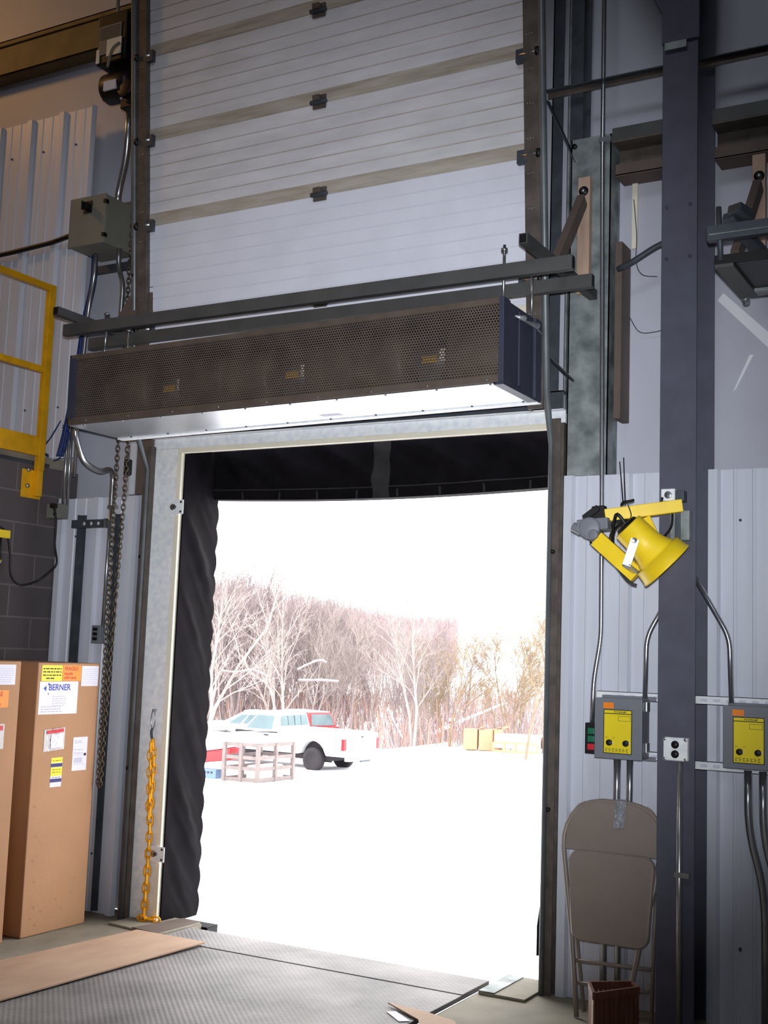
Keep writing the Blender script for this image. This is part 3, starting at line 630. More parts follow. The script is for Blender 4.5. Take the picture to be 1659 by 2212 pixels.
# reddish slatted bin in front of the chair
t = thing('slatted_bin', 'reddish brown slatted open bin standing in front of the folding chair', 'bin', (3.03, -.72, 0))
P = [Vector((2.965, -.86, 0)), Vector((3.085, -.66, 0)), Vector((3.03, -.58, 0)), Vector((2.91, -.76, 0))]
P = [Vector((3.03, -.875, 0)), Vector((3.155, -.665, 0)), Vector((3.10, -.60, 0)), Vector((2.955, -.72, 0))]
for i in range(4):
    a, c = P[i], P[(i+1) % 4]; m = MB(); n = 9
    hts = [.285, .285, .285, .285]
    for k in range(n):
        q0 = a.lerp(c, (k+.06)/n); q1 = a.lerp(c, (k+.94)/n); m.bar(q0.lerp(q1, .5), q0.lerp(q1, .5)+Vector((0, 0, .27)), (q1-q0).length, .006, wood if (i == 3 and k > 5) else redbrown, (c-a).cross(Vector((0, 0, 1))))
    m.bar(a+Vector((0, 0, .262)), c+Vector((0, 0, .262)), .012, .03, redbrown); m.bar(a+Vector((0, 0, .03)), c+Vector((0, 0, .03)), .012, .03, redbrown)
    m.build('side_panel', t)
m = MB(); m.prism([p+Vector((0, 0, .005)) for p in P], (0, 0, .008), redbrown); m.build('base', t)

# ------------------------------------------------------------------ neighbouring dock's heater support, upper right
m = MB(); m.box(3.49, 6.2, -.885, -.845, 3.45, 3.515, darkst).box(3.488, 3.49, -.88, -.85, 3.46, 3.505, black).box(3.5, 6.2, -.888, -.885, 3.472, 3.478, galvold)
tag(m.build('support_rail', bevel=.003), 'dark grey rail poking out on right of the column', 'rail')
m = MB(); m.box(3.52, 6.2, -.87, -.40, 3.345, 3.365, black).box(3.52, 3.60, -.872, -.40, 3.33, 3.345, railm).box(3.52, 6.2, -.872, -.86, 3.345, 3.385, black).box(3.60, 6.2, -.48, -.40, 3.33, 3.345, galvold).cyl((3.54, -.40, 3.335), (3.54, -.36, 3.32), .018, conduit, 8)
tag(m.build('air_curtain', bevel=.002), 'black neighbouring air curtain tray cut off by the photo edge', 'air curtain')
m = MB(); m.cyl((3.545, -.865, 3.36), (3.535, -.865, 3.60), .012, darkst, 8)
tag(m.build('hanger_rod'), 'dark rod holding the black tray at the photo edge', 'threaded rod')
m = MB(); m.bar((3.55, -.75, 3.60), (3.72, -.2, 3.40), .06, .035, darkst); m.bar((3.58, -.78, 3.62), (3.62, -.7, 3.60), .07, .04, darkst)
tag(m.build('cross_strut', bevel=.003), 'dark strut crossing under the rail at the photo edge', 'strut')
t = thing('wood_block', 'pale wood block with bolt at the photo edge below the girt', 'wood block', (3.50, -.03, 3.7))
MB().box(3.497, 3.56, -.05, -.008, 3.50, 4.16, wood).build('post', t, bevel=.003)
m = MB(); m.cyl((3.532, -.05, 4.045), (3.532, -.056, 4.045), .026, black, 16); m.cyl((3.532, -.056, 4.045), (3.532, -.07, 4.045), .013, conduit, 6); m.build('bolt', t)
m = MB(); m.bar((3.532, -.07, 3.99), (3.50, -.40, 3.53), .07, .04, woodd, (1, 0, 0)); tag(m.build('brace_plank', bevel=.003), 'diagonal brown plank at the photo edge behind the dark rail', 'wood brace')
m = MB(); m.tube(spline([(2.84, .13, 4.1), (2.86, .12, 3.9), (2.86, .12, 3.75), (2.9, .1, 3.67), (2.98, .1, 3.65)]), .0025, darkst, 5).tube(spline([(2.83, .12, 3.45), (2.88, .12, 3.37), (2.96, .12, 3.36), (3.08, .12, 3.38)]), .0025, darkst, 5)
tag(m.build('loose_wire'), 'thin loose wires curling on the white wall left of the column', 'wire')

for q, nm in ((((3.28, 3.50), (3.31, 3.535), (3.57, 3.27), (3.54, 3.22)), 'wide diagonal strip of white tape on the wall right of the column'), (((3.36, 3.02), (3.375, 3.035), (3.46, 3.20), (3.44, 3.20)), 'narrow slanted strip of white tape lower on the wall right of the column')):
    m = MB(); m.prism([(x, .148, z) for x, z in q], (0, .002, 0), whitet); tag(m.build('tape_strip'), nm, 'tape')
# ------------------------------------------------------------------ left side
# disconnect box with its conduits
t = thing('disconnect_box', 'grey disconnect box with black switch by the left door track', 'electrical box', (-.6, -.2, 4.17))
MB().box(-.75, -.45, -.35, -.05, 4.175, 4.49, greyd).build('housing', t, bevel=.006)
MB().box(-.755, -.448, -.362, -.35, 4.17, 4.495, greyd).build('lid', t, bevel=.004)
m = MB(); m.box(-.63, -.56, -.37, -.362, 4.38, 4.46, black).box(-.615, -.575, -.41, -.37, 4.40, 4.44, black).box(-.60, -.59, -.425, -.41, 4.385, 4.445, black); m.build('switch', t, bevel=.004)
m = MB()
for z in (4.22, 4.44): m.box(-.462, -.442, -.372, -.34, z-.012, z+.012, black)
m.build('latch', t)
MB().box(-.8, -.42, -.05, -.02, 4.10, 4.15, darkst).build('mounting_rail', t, bevel=.002); MB().box(-.8, -.42, -.05, -.02, 4.52, 4.56, darkst).build('mounting_rail', t, bevel=.002)
run('conduit', [(-.5, -.2, 4.49), (-.5, -.2, 4.56), (-.385, -.27, 4.75), (-.30, -.36, 5.06)], .022, conduit, 'bent conduit between motor and grey disconnect box', 'conduit', rnd=.1)
run('conduit', [(-.46, -.2, 4.18), (-.46, -.2, 4.06), (-.39, -.22, 3.93), (-.38, -.24, 3.62), (-.45, -.24, 3.55)], .016, conduit, 'bent conduit going down from the right of the disconnect box', 'conduit', rnd=.08)
run('conduit', [(-.66, -.2, 4.18), (-.66, -.2, 4.02), (-.74, -.15, 3.85), (-.80, -.12, 3.3), (-.80, -.12, 2.72)], .012, conduit, 'thin conduit bending left below the disconnect box', 'conduit', rnd=.08)
run('conduit', [(-.90, -.1, 3.1), (-.90, -.1, 2.54)], .011, conduit, 'leftmost of the thin conduits coming down to the outlet box', 'conduit')
run('conduit', [(-.865, -.1, 3.1), (-.865, -.1, 2.54)], .011, conduit, 'second of the thin conduits coming down to the outlet box', 'conduit')
run('cable', [(-4.2, -.06, 4.30), (-1.6, -.06, 4.35), (-1.2, -.06, 4.37), (-.76, -.12, 4.40)], .017, black, 'black cable running along the ribbed panels to the disconnect box', 'cable')
m = MB()
random.seed(5)
for k in range(7):
    dx = random.uniform(-.014, .014); dyy = random.uniform(-.015, .015)
    m.tube(spline([(-.70+dx, -.17+dyy, 4.18), (-.72+dx, -.15+dyy, 4.0), (-.80+dx, -.12+dyy, 3.75), (-.84+dx, -.12+dyy, 3.4), (-.90+dx, -.12+dyy, 3.05), (-.93+dx*1.6, -.13+dyy, 2.86)]), .008, blued, 6)
tag(m.build('cable_bundle'), 'bundle of blue cables hanging from the disconnect box', 'cables')
m = MB()
for k in range(5):
    a = random.uniform(.03, .1)
    m.tube(spline([(-.95, -.12, 3.1), (-1.0-a, -.12, 3.02-a), (-1.07-a, -.13, 2.92), (-1.02, -.14, 2.88-a*.3)]), .004, blued, 5)
    m.tube(spline([(-.93, -.12, 3.1-a), (-.88+a*.3, -.12, 3.0), (-.92, -.13, 2.86), (-.98, -.13, 2.83)]), .004, blued, 5)
tag(m.build('cable_bundle'), 'loose ends of thin blue cable coiled behind the yellow post', 'cables')
# motor operator
t = thing('door_motor', 'black door opener motor high beside the left track', 'motor', (-.33, -.38, 5.0))
m = MB(); m.box(-.46, -.22, -.52, -.25, 5.27, 5.60, black); m.build('housing', t, bevel=.01)
m = MB()
m.box(-.44, -.26, -.525, -.52, 5.33, 5.52, greyd).box(-.37, -.25, -.528, -.525, 5.31, 5.42, whitetrim).box(-.455, -.43, -.527, -.52, 5.28, 5.37, whitetrim)
for q in range(7): m.box(-.43, -.27, -.5265, -.525, 5.43+q*.012, 5.435+q*.012, darkst)
m.build('name_plate', t)
m = MB(); m.lathe((-.47, -.40, 5.16), (1, 0, 0), [(0, .001), (0, .075), (.02, .095), (.2, .10), (.24, .09), (.24, .001)], black, 28); m.cyl((-.49, -.40, 5.11), (-.46, -.40, 5.11), .015, black, 8); m.build('motor_body', t)
m = MB(); m.box(-.40, -.30, -.503, -.49, 5.10, 5.16, paper); m.build('rating_label', t)
m = MB(); m.box(-.29, -.19, -.46, -.3, 4.98, 5.3, black).lathe((-.24, -.46, 5.1), (0, -1, 0), [(0, .06), (.03, .06), (.03, .001)], black, 18).cyl((-.26, -.47, 5.03), (-.26, -.49, 5.03), .012, conduit, 6); m.build('gear_case', t, bevel=.006)
m = MB(); m.tube(spline([(-.38, -.42, 5.6), (-.40, -.42, 5.75), (-.34, -.42, 5.82), (-.22, -.42, 5.8)]), .012, greyd, 8).tube(spline([(-.25, -.54, 5.37), (-.30, -.55, 5.33), (-.33, -.55, 5.22)]), .009, greyd, 8); m.build('wire_loop', t)
MB().box(-.18, -.10, -.44, -.30, 5.0, 5.95, black).build('mounting_bracket', t, bevel=.004)
# chain hoist loop
def chain(path, pitch, wd, r, m, mb, ns=8):
    P = [Vector(p) for p in path]; L = [0]
    for a, c in zip(P, P[1:]): L.append(L[-1]+(c-a).length)
    def at(s):
        for i in range(len(P)-1):
            if s <= L[i+1]: return P[i].lerp(P[i+1], (s-L[i])/(L[i+1]-L[i]))
        return P[-1]
    n = int(L[-1]/pitch+.7)
    for k in range(n):
        a, c = at(k*pitch), at((k+1)*pitch); d = (c-a).normalized(); u = d.orthogonal().normalized(); ref = Vector((.8, .6, 0)); ref = (ref-d*ref.dot(d)).normalized()
        v = d.cross(ref); sd = ref if k % 2 else v; mid = (a+c)/2; hl = pitch*.5+r; ring = []
        for q in range(ns):
            an = 2*math.pi*q/ns; x, y = math.cos(an), math.sin(an)
            ring.append(mid+d*(hl*(abs(x)**.7)*(1 if x > 0 else -1))+sd*(wd*y))
        nrm = d.cross(sd); vs = []; fs = []
        for q in range(ns):
            out = (ring[q]-mid).normalized()
            for z in range(4):
                an = math.pi/2*z; vs.append(ring[q]+out*(r*math.cos(an))+nrm*(r*math.sin(an)))
        for q in range(ns):
            for z in range(4): fs.append((q*4+z, q*4+(z+1) % 4, ((q+1) % ns)*4+(z+1) % 4, ((q+1) % ns)*4+z))
        mb.add(vs, fs, m, True)
    return mb
m = MB(); cpath = [(-.335, -.23, 4.95), (-.345, -.23, 2.5), (-.318, -.25, 1.0), (-.313, -.255, .82), (-.303, -.26, .79), (-.293, -.255, .82), (-.296, -.25, 1.05), (-.272, -.25, 1.85), (-.247, -.25, 2.6), (-.245, -.25, 4.95)]
chain(cpath, .03, .012, .0042, chainm, m)
tag(m.build('hoist_chain'), 'long loop of bronze hoist chain hanging beside the left track', 'chain')
# cords, conduit, bracket, receptacle at lower left
m = MB(); m.tube(spline([(-.10, -.6, 2.91), (-.11, -.6, 2.83), (-.16, -.5, 2.73), (-.26, -.35, 2.70), (-.40, -.2, 2.76), (-.52, -.1, 2.78), (-.525, -.06, 2.7), (-.525, -.055, 2.55)]), .017, conduit, 10)
m = MB(); m.tube(spline([(-.33, -.62, 2.905), (-.335, -.60, 2.85), (-.36, -.5, 2.745), (-.42, -.3, 2.715), (-.485, -.14, 2.75), (-.525, -.06, 2.72), (-.527, -.055, 2.6), (-.527, -.055, 2.53)]), .017, conduit, 10)
tag(m.build('flexible_conduit'), 'curved metal hose dropping from the underside of the air curtain', 'conduit')
run('conduit', [(-.527, -.055, 2.545), (-.535, -.055, 1.75)], .012, conduit, 'thin conduit running down to the small receptacle on the liner', 'conduit', clamps=[(-.527, -.055, 2.52)])
t = thing('receptacle', 'small grey receptacle on the left liner panel behind the chain', 'outlet box', (-.57, -.05, 1.65))
MB().box(-.60, -.525, -.085, -.042, 1.65, 1.765, greyb).build('box', t, bevel=.004)
m = MB()
for z in (1.68, 1.71, 1.74): m.box(-.585, -.55, -.089, -.085, z-.01, z+.01, black)
m.build('socket', t)
m = MB(); m.box(-.83, -.535, -.085, -.08, 2.393, 2.437, darkst).box(-.83, -.535, -.085, -.05, 2.437, 2.441, darkst).box(-.83, -.535, -.085, -.05, 2.389, 2.393, darkst).box(-.545, -.535, -.095, -.04, 2.385, 2.445, conduit)
for x in (-.72, -.66, -.60): m.cyl((x, -.0855, 2.415), (x, -.0865, 2.415), .012, liner, 12)
tag(m.build('strut_channel'), 'short slotted dark strut across the left liner panel', 'strut channel')
def vpost(x, w_, z1, label):
    m = MB(); m.box(x-w_/2, x+w_/2, -.05, -.042, .02, z1, darkst).box(x-w_/2, x-w_/2+.006, -.075, -.042, .02, z1, darkst)
    tag(m.build('steel_strip'), label, 'steel strip')
vpost(-.765, .05, 2.475, 'dark vertical steel strip behind the slotted strut')
vpost(-.46, .03, 2.475, 'dark vertical steel strip behind the bronze chain')
m = MB(); m.box(-.355, -.235, -.035, -.014, 2.60, 2.95, woodd); tag(m.build('backing_board', bevel=.002), 'brown board behind the chain just under the air curtain end', 'board')
m = MB(); m.box(-.40, -.36, -.04, -.012, 2.60, 2.93, liner); tag(m.build('white_strip'), 'white filler strip under the end of the air curtain', 'strip')
t = thing('door_switch', 'small black switch hanging by the track under the air curtain', 'switch', (-.2, -.2, 2.7))
MB().box(-.315, -.275, -.20, -.16, 2.70, 2.80, black).build('body', t, bevel=.008); MB().cyl((-.295, -.18, 2.8), (-.295, -.18, 2.89), .004, black, 6).build('stem', t)
# hardware on the left jamb
def jplate(z, label):
    t = thing('jamb_plate', label, 'metal plate', (-.02, -.02, z))
    m = MB(); m.box(-.078, .04, -.034, -.028, z-.045, z+.045, galv).box(-.078, -.036, -.028, -.012, z-.04, z+.04, galv); m.build('plate', t, bevel=.002)
    m = MB()
    for dx, dz in ((.022, .03), (.022, -.03)): m.cyl((dx, -.034, z+dz), (dx, -.036, z+dz), .007, black, 10)
    m.lathe((-.04, -.034, z), (0, -1, 0), [(0, .02), (.003, .02), (.003, .001)], conduit, 16); m.cyl((-.025, -.034, z), (-.025, -.042, z), .012, darkst, 10); m.build('fastener', t)
jplate(2.51, 'small steel plate at the top of the left jamb')
jplate(.405, 'small steel plate low on the left jamb beside the yellow chain')
m = MB(); m.tube([Vector((-.104+.016*math.sin(2*math.pi*k/14), -.03, 1.20+.055*math.cos(2*math.pi*k/14))) for k in range(15)], .004, conduit, 6).cyl((-.104, -.012, 1.255), (-.104, -.035, 1.255), .008, conduit, 8).tube(spline([(-.104, -.03, 1.145), (-.108, -.035, 1.13), (-.105, -.035, 1.10), (-.094, -.035, 1.07)]), .008, darkst, 8)
tag(m.build('snap_hook'), 'steel ring and snap hook on the left jamb holding the yellow chain', 'hook')
m = MB()
chain([(-.092, -.03, 1.075), (-.082, -.03, .9), (-.075, -.035, .3), (-.083, -.035, .03)], .05, .016, .007, ychain, m, 10)
chain([(-.090, -.045, 1.075), (-.066, -.045, .95), (-.078, -.045, .72), (-.070, -.045, .5), (-.085, -.04, .03)], .05, .016, .007, ychain, m, 10)
chain([(-.088, -.06, 1.06), (-.08, -.055, .8), (-.08, -.05, .6)], .05, .016, .007, ychain, m, 10)
chain([(-.10, -.05, .032), (-.06, -.06, .03), (.03, -.045, .03)], .05, .016, .007, ychain, m, 10)
chain([(-.10, -.07, .03), (-.04, -.075, .03)], .05, .016, .007, ychain, m, 10)
tag(m.build('safety_chain'), 'yellow plastic chain hanging on the left jamb to the floor', 'chain')
# yellow railing on the mezzanine
t = thing('railing', 'yellow steel guard railing along the mezzanine edge', 'railing', (-.96, -.3, 2.8))
XR = -.985
m = MB(); m.box(XR-.02, XR+.02, -.275, -.222, 2.75, 3.985, yellowd); m.build('post', t, bevel=.003)
m = MB(); m.box(XR-.02, XR+.02, -2.3, -2.25, 2.75, 3.985, yellowd); m.build('post', t, bevel=.003)
m = MB(); m.box(XR-.018, XR+.018, -4.0, -.232, 3.943, 3.983, yellowd); m.build('top_rail', t, bevel=.003)
m = MB(); m.box(XR-.018, XR+.018, -4.0, -.24, 3.39, 3.43, yellowd); m.build('mid_rail', t, bevel=.003)
m = MB(); m.box(XR-.01, XR+.0185, -4.0, -.232, 2.84, 2.965, yellowd); m.build('toe_board', t, bevel=.003)
m = MB(); m.box(XR-.0285, XR-.0205, -.37, -.2, 2.565, 2.748, yellowd).box(XR-.02, XR+.016, -.273, -.224, 2.58, 2.75, yellowd)
m.build('base_plate', t, bevel=.003)
m = MB()
for z in (2.745, 2.64): m.cyl((XR-.02, -.325, z), (XR-.005, -.325, z), .014, conduit, 6)
m.build('bolts', t)
MB().box(XR-.06, XR-.03, -9, -.13, 2.786, 2.81, darkst).build('edge_angle', t)
# outlet box on block wall with black cord
t = thing('outlet_box', 'grey outlet box with plugged in black cord on the block wall', 'outlet box', (-.95, -.1, 2.45))
MB().box(-.985, -.885, -.16, -.06, 2.45, 2.545, greyd).build('box', t, bevel=.004)
m = MB(); m.box(-.92, -.885, -.20, -.16, 2.51, 2.54, black); m.build('plug', t, bevel=.004)
m = MB(); m.cyl((-.905, -.161, 2.475), (-.905, -.164, 2.475), .014, black, 10); m.build('socket', t)
m = MB(); m.tube(spline([(-.90, -.20, 2.525), (-.86, -.22, 2.51), (-.835, -.22, 2.42), (-.85, -.2, 2.27), (-.825, -.2, 2.15), (-.87, -.22, 2.09), (-.93, -.26, 2.03), (-.95, -.38, 2.0), (-.96, -.45, 2.06), (-.96, -.47, 2.2), (-.955, -.52, 2.32), (-.955, -.62, 2.36)]), .007, black, 8)
tag(m.build('power_cord'), 'black power cord looping across the block wall', 'cord')
t = thing('dock_light', 'yellow swing arm of a dock light at the left photo edge', 'dock light', (-.95, -.7, 2.3))
m = MB(); m.bar((-.95, -1.5, 2.30), (-.95, -.50, 2.305), .035, .05, yellow); m.build('upper_arm', t, bevel=.003)
m = MB(); m.cyl((-.95, -.57, 2.14), (-.95, -.57, 2.29), .014, black, 10).cyl((-.95, -.63, 2.14), (-.95, -.63, 2.29), .01, darkst, 10).cyl((-.95, -.56, 2.12), (-.95, -.56, 2.135), .016, conduit, 10); m.build('pivot', t)
m = MB(); m.bar((-.95, -.55, 2.135), (-.95, -1.3, 2.19), .02, .012, yellow); m.build('brace', t)

# ------------------------------------------------------------------ cartons
def carton(y0, y1, x0, x1, h, label, skew=0):
    t = thing('carton', label, 'carton', ((x0+x1)/2, (y0+y1)/2, 0))
    m = MB(); m.box(x0, x1, y0, y1, .002, h, card); m.build('box', t, bevel=.006)
    m = MB(); m.box(x0+.01, x1-.01, (y0+y1)/2-.03, (y0+y1)/2+.03, h, h+.001, cardd); m.build('top_tape', t)
    return t
BX = -.335
# frame on a +X face: a runs along +Y, up is +Z
def face(mb, a0, a1, z0, z1, m, lift=.001, x=BX): return mb.box(x+lift-.0008, x+lift, a0, a1, z0, z1, m)
def ftxt(mb, s, a, z, h, m, x=BX, lift=.0014, bold=.02, shear=0): return mb.text(s, (x+lift, a, z), (0, 1, 0), (0, 0, 1), h, m, shear, bold)
t = carton(-.785, -.275, -1.0, BX, 1.53, 'tall brown carton with yellow, orange and white stickers')
def lines(mb, a0, a1, zs, m, h=.004, x=BX, seed=0):
    random.seed(seed)
    for z in zs:
        a = a0
        while a < a1-.01:
            l = random.uniform(.012, .03); mb.box(x+.0011, x+.0015, a, min(a+l, a1), z, z+h, m); a += l+.006
a0 = -.785
m = MB(); face(m, -.755, -.592, 1.425, 1.516, ysticker); lines(m, -.745, -.60, (1.492, 1.474, 1.455), inkk, .007, seed=1); lines(m, -.72, -.64, (1.437,), inkk, .007, seed=2); m.build('yellow_sticker', t)
m = MB(); face(m, -.588, -.435, 1.425, 1.516, orange); ftxt(m, 'FRAGILE', -.575, 1.487, .030, inkr); ftxt(m, 'handle', -.575, 1.460, .026, inkr); ftxt(m, 'with care', -.575, 1.437, .026, inkr); m.build('fragile_sticker', t)
m = MB(); face(m, -.430, -.288, 1.395, 1.514, paper); lines(m, -.42, -.30, [1.41+.012*i for i in range(8)], inkg, .002, seed=3); m.build('shipping_paper', t)
m = MB(); face(m, -.765, -.455, 1.235, 1.422, paper); ftxt(m, 'BERNER', -.695, 1.372, .050, ink, bold=.02); m.add([(BX+.0014, -.703, 1.402), (BX+.0014, -.685, 1.402), (BX+.0014, -.694, 1.418)], [(0, 1, 2)], ink).add([(BX+.0014, -.735, 1.383), (BX+.0014, -.712, 1.366), (BX+.0014, -.712, 1.40)], [(0, 1, 2)], ink).add([(BX+.0014, -.70, 1.355), (BX+.0014, -.688, 1.355), (BX+.0014, -.694, 1.344)], [(0, 1, 2)], ink)
lines(m, -.66, -.55, [1.335-.013*i for i in range(5)], inkg, .003, seed=4); lines(m, -.745, -.58, (1.262, 1.248, 1.276), inkg, .004, seed=5); m.build('address_paper', t)
m = MB()
def pouch(u, v): return Vector((BX+.002+.006*abs(math.sin(u*9+v*7))*math.sin(u*3.14), -.705+u*.165, 1.022+v*.125+.01*u))
m.grid(pouch, 10, 10, plasticw, False); m.grid(lambda u, v: pouch(.1+u*.82, .80+v*.16)+Vector((.003, 0, 0)), 8, 2, redp, False); m.grid(lambda u, v: pouch(.3+u*.6, .12+v*.62)+Vector((.003, 0, 0)), 6, 4, paper, False); m.build('document_pouch', t)
m = MB(); face(m, -.465, -.345, .90, 1.095, paper); lines(m, -.455, -.38, (1.07, 1.06, 1.02, 1.0), inkg, .004, seed=6); m.box(BX+.0011, BX+.0016, -.372, -.352, .985, 1.0, inkk)
for k in range(10): m.box(BX+.0011, BX+.0015, -.45+.007*k, -.45+.007*k+.003, .945, .975, inkg)
lines(m, -.455, -.36, (.99, .935), inkg, .002, seed=7); m.build('address_label', t)
m = MB(); face(m, -.635, -.545, .818, .985, paper); m.box(BX+.0011, BX+.0015, -.635, -.545, .955, .985, ysticker).box(BX+.0011, BX+.0015, -.635, -.545, .932, .952, navy).box(BX+.0011, BX+.0015, -.635, -.545, .88, .93, ysticker).box(BX+.0011, BX+.0015, -.635, -.545, .845, .865, navy); lines(m, -.625, -.555, (.967, .915, .90, .87), inkk, .003, seed=8); m.build('caution_sticker', t)
m = MB()
for i, (a, z) in enumerate(((-.74, .10), (-.72, .16), (-.70, .06), (-.66, .13), (-.55, .18), (-.50, .12), (-.42, .2), (-.75, .42), (-.74, .55), (-.73, .3), (-.76, .72), (-.40, .28))):
    m.add([(BX+.0012, a, z), (BX+.0012, a+.03, z-.012), (BX+.0016, a+.024, z+.008)], [(0, 1, 2)], cardd)
m.build('tear_marks', t)
t = carton(-1.42, -.905, -1.0, -.345, 1.535, 'tall brown carton at the photo edge with only orange fragile sticker')
X2 = -.345
m = MB(); face(m, -1.14, -.945, 1.405, 1.516, paper, x=X2); lines(m, -1.12, -.96, [1.42+.012*i for i in range(7)], inkg, .002, x=X2, seed=9); m.build('shipping_paper', t)
m = MB(); face(m, -1.17, -.985, 1.28, 1.375, orange, x=X2); ftxt(m, 'FRAGILE', -1.155, 1.343, .034, inkr, x=X2); ftxt(m, 'handle', -1.145, 1.315, .028, inkr, x=X2); ftxt(m, 'with care', -1.145, 1.29, .028, inkr, x=X2); m.build('fragile_sticker', t)
m = MB(); face(m, -1.19, -1.0, 1.055, 1.19, plasticw, x=X2); m.box(X2+.0011, X2+.0016, -1.18, -1.01, 1.155, 1.182, redp).box(X2+.0011, X2+.0016, -1.18, -1.03, 1.07, 1.15, paper); m.build('document_pouch', t)
# plywood on the floor and scrap
m = MB(); m.prism([(.07, -.275, .012), (.575, -.295, .018), (.50, -1.72, .012), (-.02, -1.72, .012), (-.02, -1.22, .012)], (0, 0, .009), ply)
tag(m.build('plywood_sheet', bevel=.001), 'tan plywood sheet lying on the floor before the cartons', 'plywood sheet')
m = MB(); m.prism([(1.957, -.692, .014), (2.13, -.695, .01), (2.33, -.75, .01), (2.6, -1.1, .01), (2.35, -1.1, .01), (2.19, -.83, .01)], (0, 0, .006), ply)
tag(m.build('plywood_scrap'), 'scrap of plywood at the bottom edge on the leveler', 'plywood scrap')
m = MB(); m.prism([(2.0, -.785, .006), (2.035, -.755, .006), (2.16, -.85, .006), (2.12, -.885, .006)], (0, 0, .002), paper)
tag(m.build('paper_scrap'), 'white scrap of paper beside the plywood scrap', 'paper')

# ------------------------------------------------------------------ outside: snow yard
GZ = -1.75
random.seed(11)
def gz(x, y):
    z = -1.3+(GZ+1.3)*min(1, max(0, (y-3)/9))
    if 29 < y < 46 and x < -17: z -= .6*math.sin((y-29)/17*math.pi)**.5*min(1, (-17-x)/3)
    if y > 44: z += ((y-44)/60)**1.2*7.5
    return z+.05*math.sin(x*.5)*math.sin(y*.4)*(y > 30)
m = MB(); ys = [.14, 2, 5, 8, 11, 15, 20, 26, 29, 30, 32, 34, 36, 38, 40, 42, 44, 46, 50, 58, 68, 80, 95, 115]
def gfun(u, v):
    k = v*(len(ys)-1); i = min(int(k), len(ys)-2); y = ys[i]+(ys[i+1]-ys[i])*(k-i); x = -95+u*130; return Vector((x, y, gz(x, y)))
m.grid(gfun, 60, len(ys)-1, snow); o = m.build('ground'); struct(o, 'snow covered yard outside', 'snowy ground')

def wheel(t, x, y, r=.37, w_=.25, out=1):
    m = MB(); m.lathe((x, y-w_/2*out, r), (0, out, 0), [(0, .001), (0, r*.6), (0, r*.93), (.03, r), (w_-.03, r), (w_, r*.93), (w_, r*.6), (w_-.02, r*.55), (w_-.03, .001)], tyre, 24)
    o = m.build('wheel', t)
    m = MB(); m.lathe((x, y+(w_/2-.05)*out, r), (0, out, 0), [(.0, r*.56), (.012, r*.45), (.004, r*.2), (.02, r*.15), (.02, .001)], greyd, 16); m.build('hubcap', o)
def archpoly(segs):                           # side outline with wheel arches; segs: list of (x,z) or ('a',cx,r,z)
    out = []
    for s in segs:
        if s[0] == 'a':
            _, cx, r, cz = s
            for k in range(11):
                a = math.pi*k/10; out.append((cx-r*math.cos(a), max(cz+r*math.sin(a), segs[0][1])))
        else: out.append(s)
    return out
# pickup: local +X forward, +Y left; built about the origin and then placed
def place(t, loc, ang): t.location = loc; t.rotation_euler = (0, 0, ang)
t = thing('pickup_truck', 'white pickup truck parked in the snow behind the wooden crate', 'pickup truck')
L0, L1, Wd = -1.25, 4.85, .97
sil = [(L0, .52), ('a', 0, .46, .37), (.5, .48), (3.4, .48), ('a', 3.9, .46, .37), (L1, .5), (L1+.05, .75), (L1, 1.0), (3.0, 1.12), (1.35, 1.16), (1.35, 1.24), (L0, 1.22)]
poly = archpoly([(L0, .52), ('a', 0, .54, .42), ('a', 3.9, .52, .42), (L1, .5), (L1+.06, .72), (L1, .88), (2.95, 1.04), (1.40, 1.10), (1.38, 1.26), (L0, 1.24)])
m = MB(); m.prism([(x, -Wd, z) for x, z in poly], (0, 2*Wd, 0), carw); m.build('body', t, bevel=.04)
m = MB()
gb = [(1.42, -.92, 1.14), (2.95, -.92, 1.12), (2.95, .92, 1.12), (1.42, .92, 1.14)]; gt = [(1.52, -.74, 1.74), (2.35, -.74, 1.74), (2.35, .74, 1.74), (1.52, .74, 1.74)]
m.loft([[Vector(p) for p in gb], [Vector(p) for p in gt]], carw); m.build('cab', t, bevel=.06)
def side(pts, s, m_, mb):                     # window on the tapered cab side at y sign s
    vs = []
    for x, z in pts: f = (z-1.13)/(1.74-1.13); vs.append(Vector((x, s*(.92-.18*f+.012), z)))
    mb.add(vs, [tuple(range(len(vs))) if s < 0 else tuple(range(len(vs)-1, -1, -1))], m_)
for s in (1, -1):
    m = MB(); side([(1.66, 1.20), (2.75, 1.20), (2.38, 1.64), (1.68, 1.64)], s, glassd, m); m.build('side_window', t)
m = MB(); m.add([Vector((1.425+.1*f-.035, y*(.74-.0), z)) for y, z, f in ((-1, 1.32, .33), (1, 1.32, .33), (.93, 1.65, .86), (-.93, 1.65, .86))], [(0, 1, 2, 3)], glassd); m.bar((1.43, 0, 1.33), (1.475, 0, 1.64), .03, .01, inkk); m.bar((1.43, .35, 1.33), (1.475, .35, 1.64), .02, .01, inkk); m.bar((1.43, -.35, 1.33), (1.475, -.35, 1.64), .02, .01, inkk); m.build('rear_window', t)
m = MB(); m.add([Vector((x, y, z)) for x, y, z in ((2.86, -.8, 1.2), (2.86, .8, 1.2), (2.42, .68, 1.68), (2.42, -.68, 1.68))], [(3, 2, 1, 0)], glassd); m.build('windshield', t)
for s in (1, -1):
    m = MB(); m.box(L0-.012, L0+.10, s*Wd-.13 if s > 0 else -Wd-.012, s*Wd+.012 if s > 0 else -Wd+.13, .72, 1.08, tailr); m.build('tail_light', t, bevel=.01)
m = MB(); m.box(L0-.18, L0-.0, -.93, .93, .40, .58, conduit).box(L0-.2, L0-.1, -.25, .25, .36, .42, darkst); m.build('rear_bumper', t, bevel=.02)
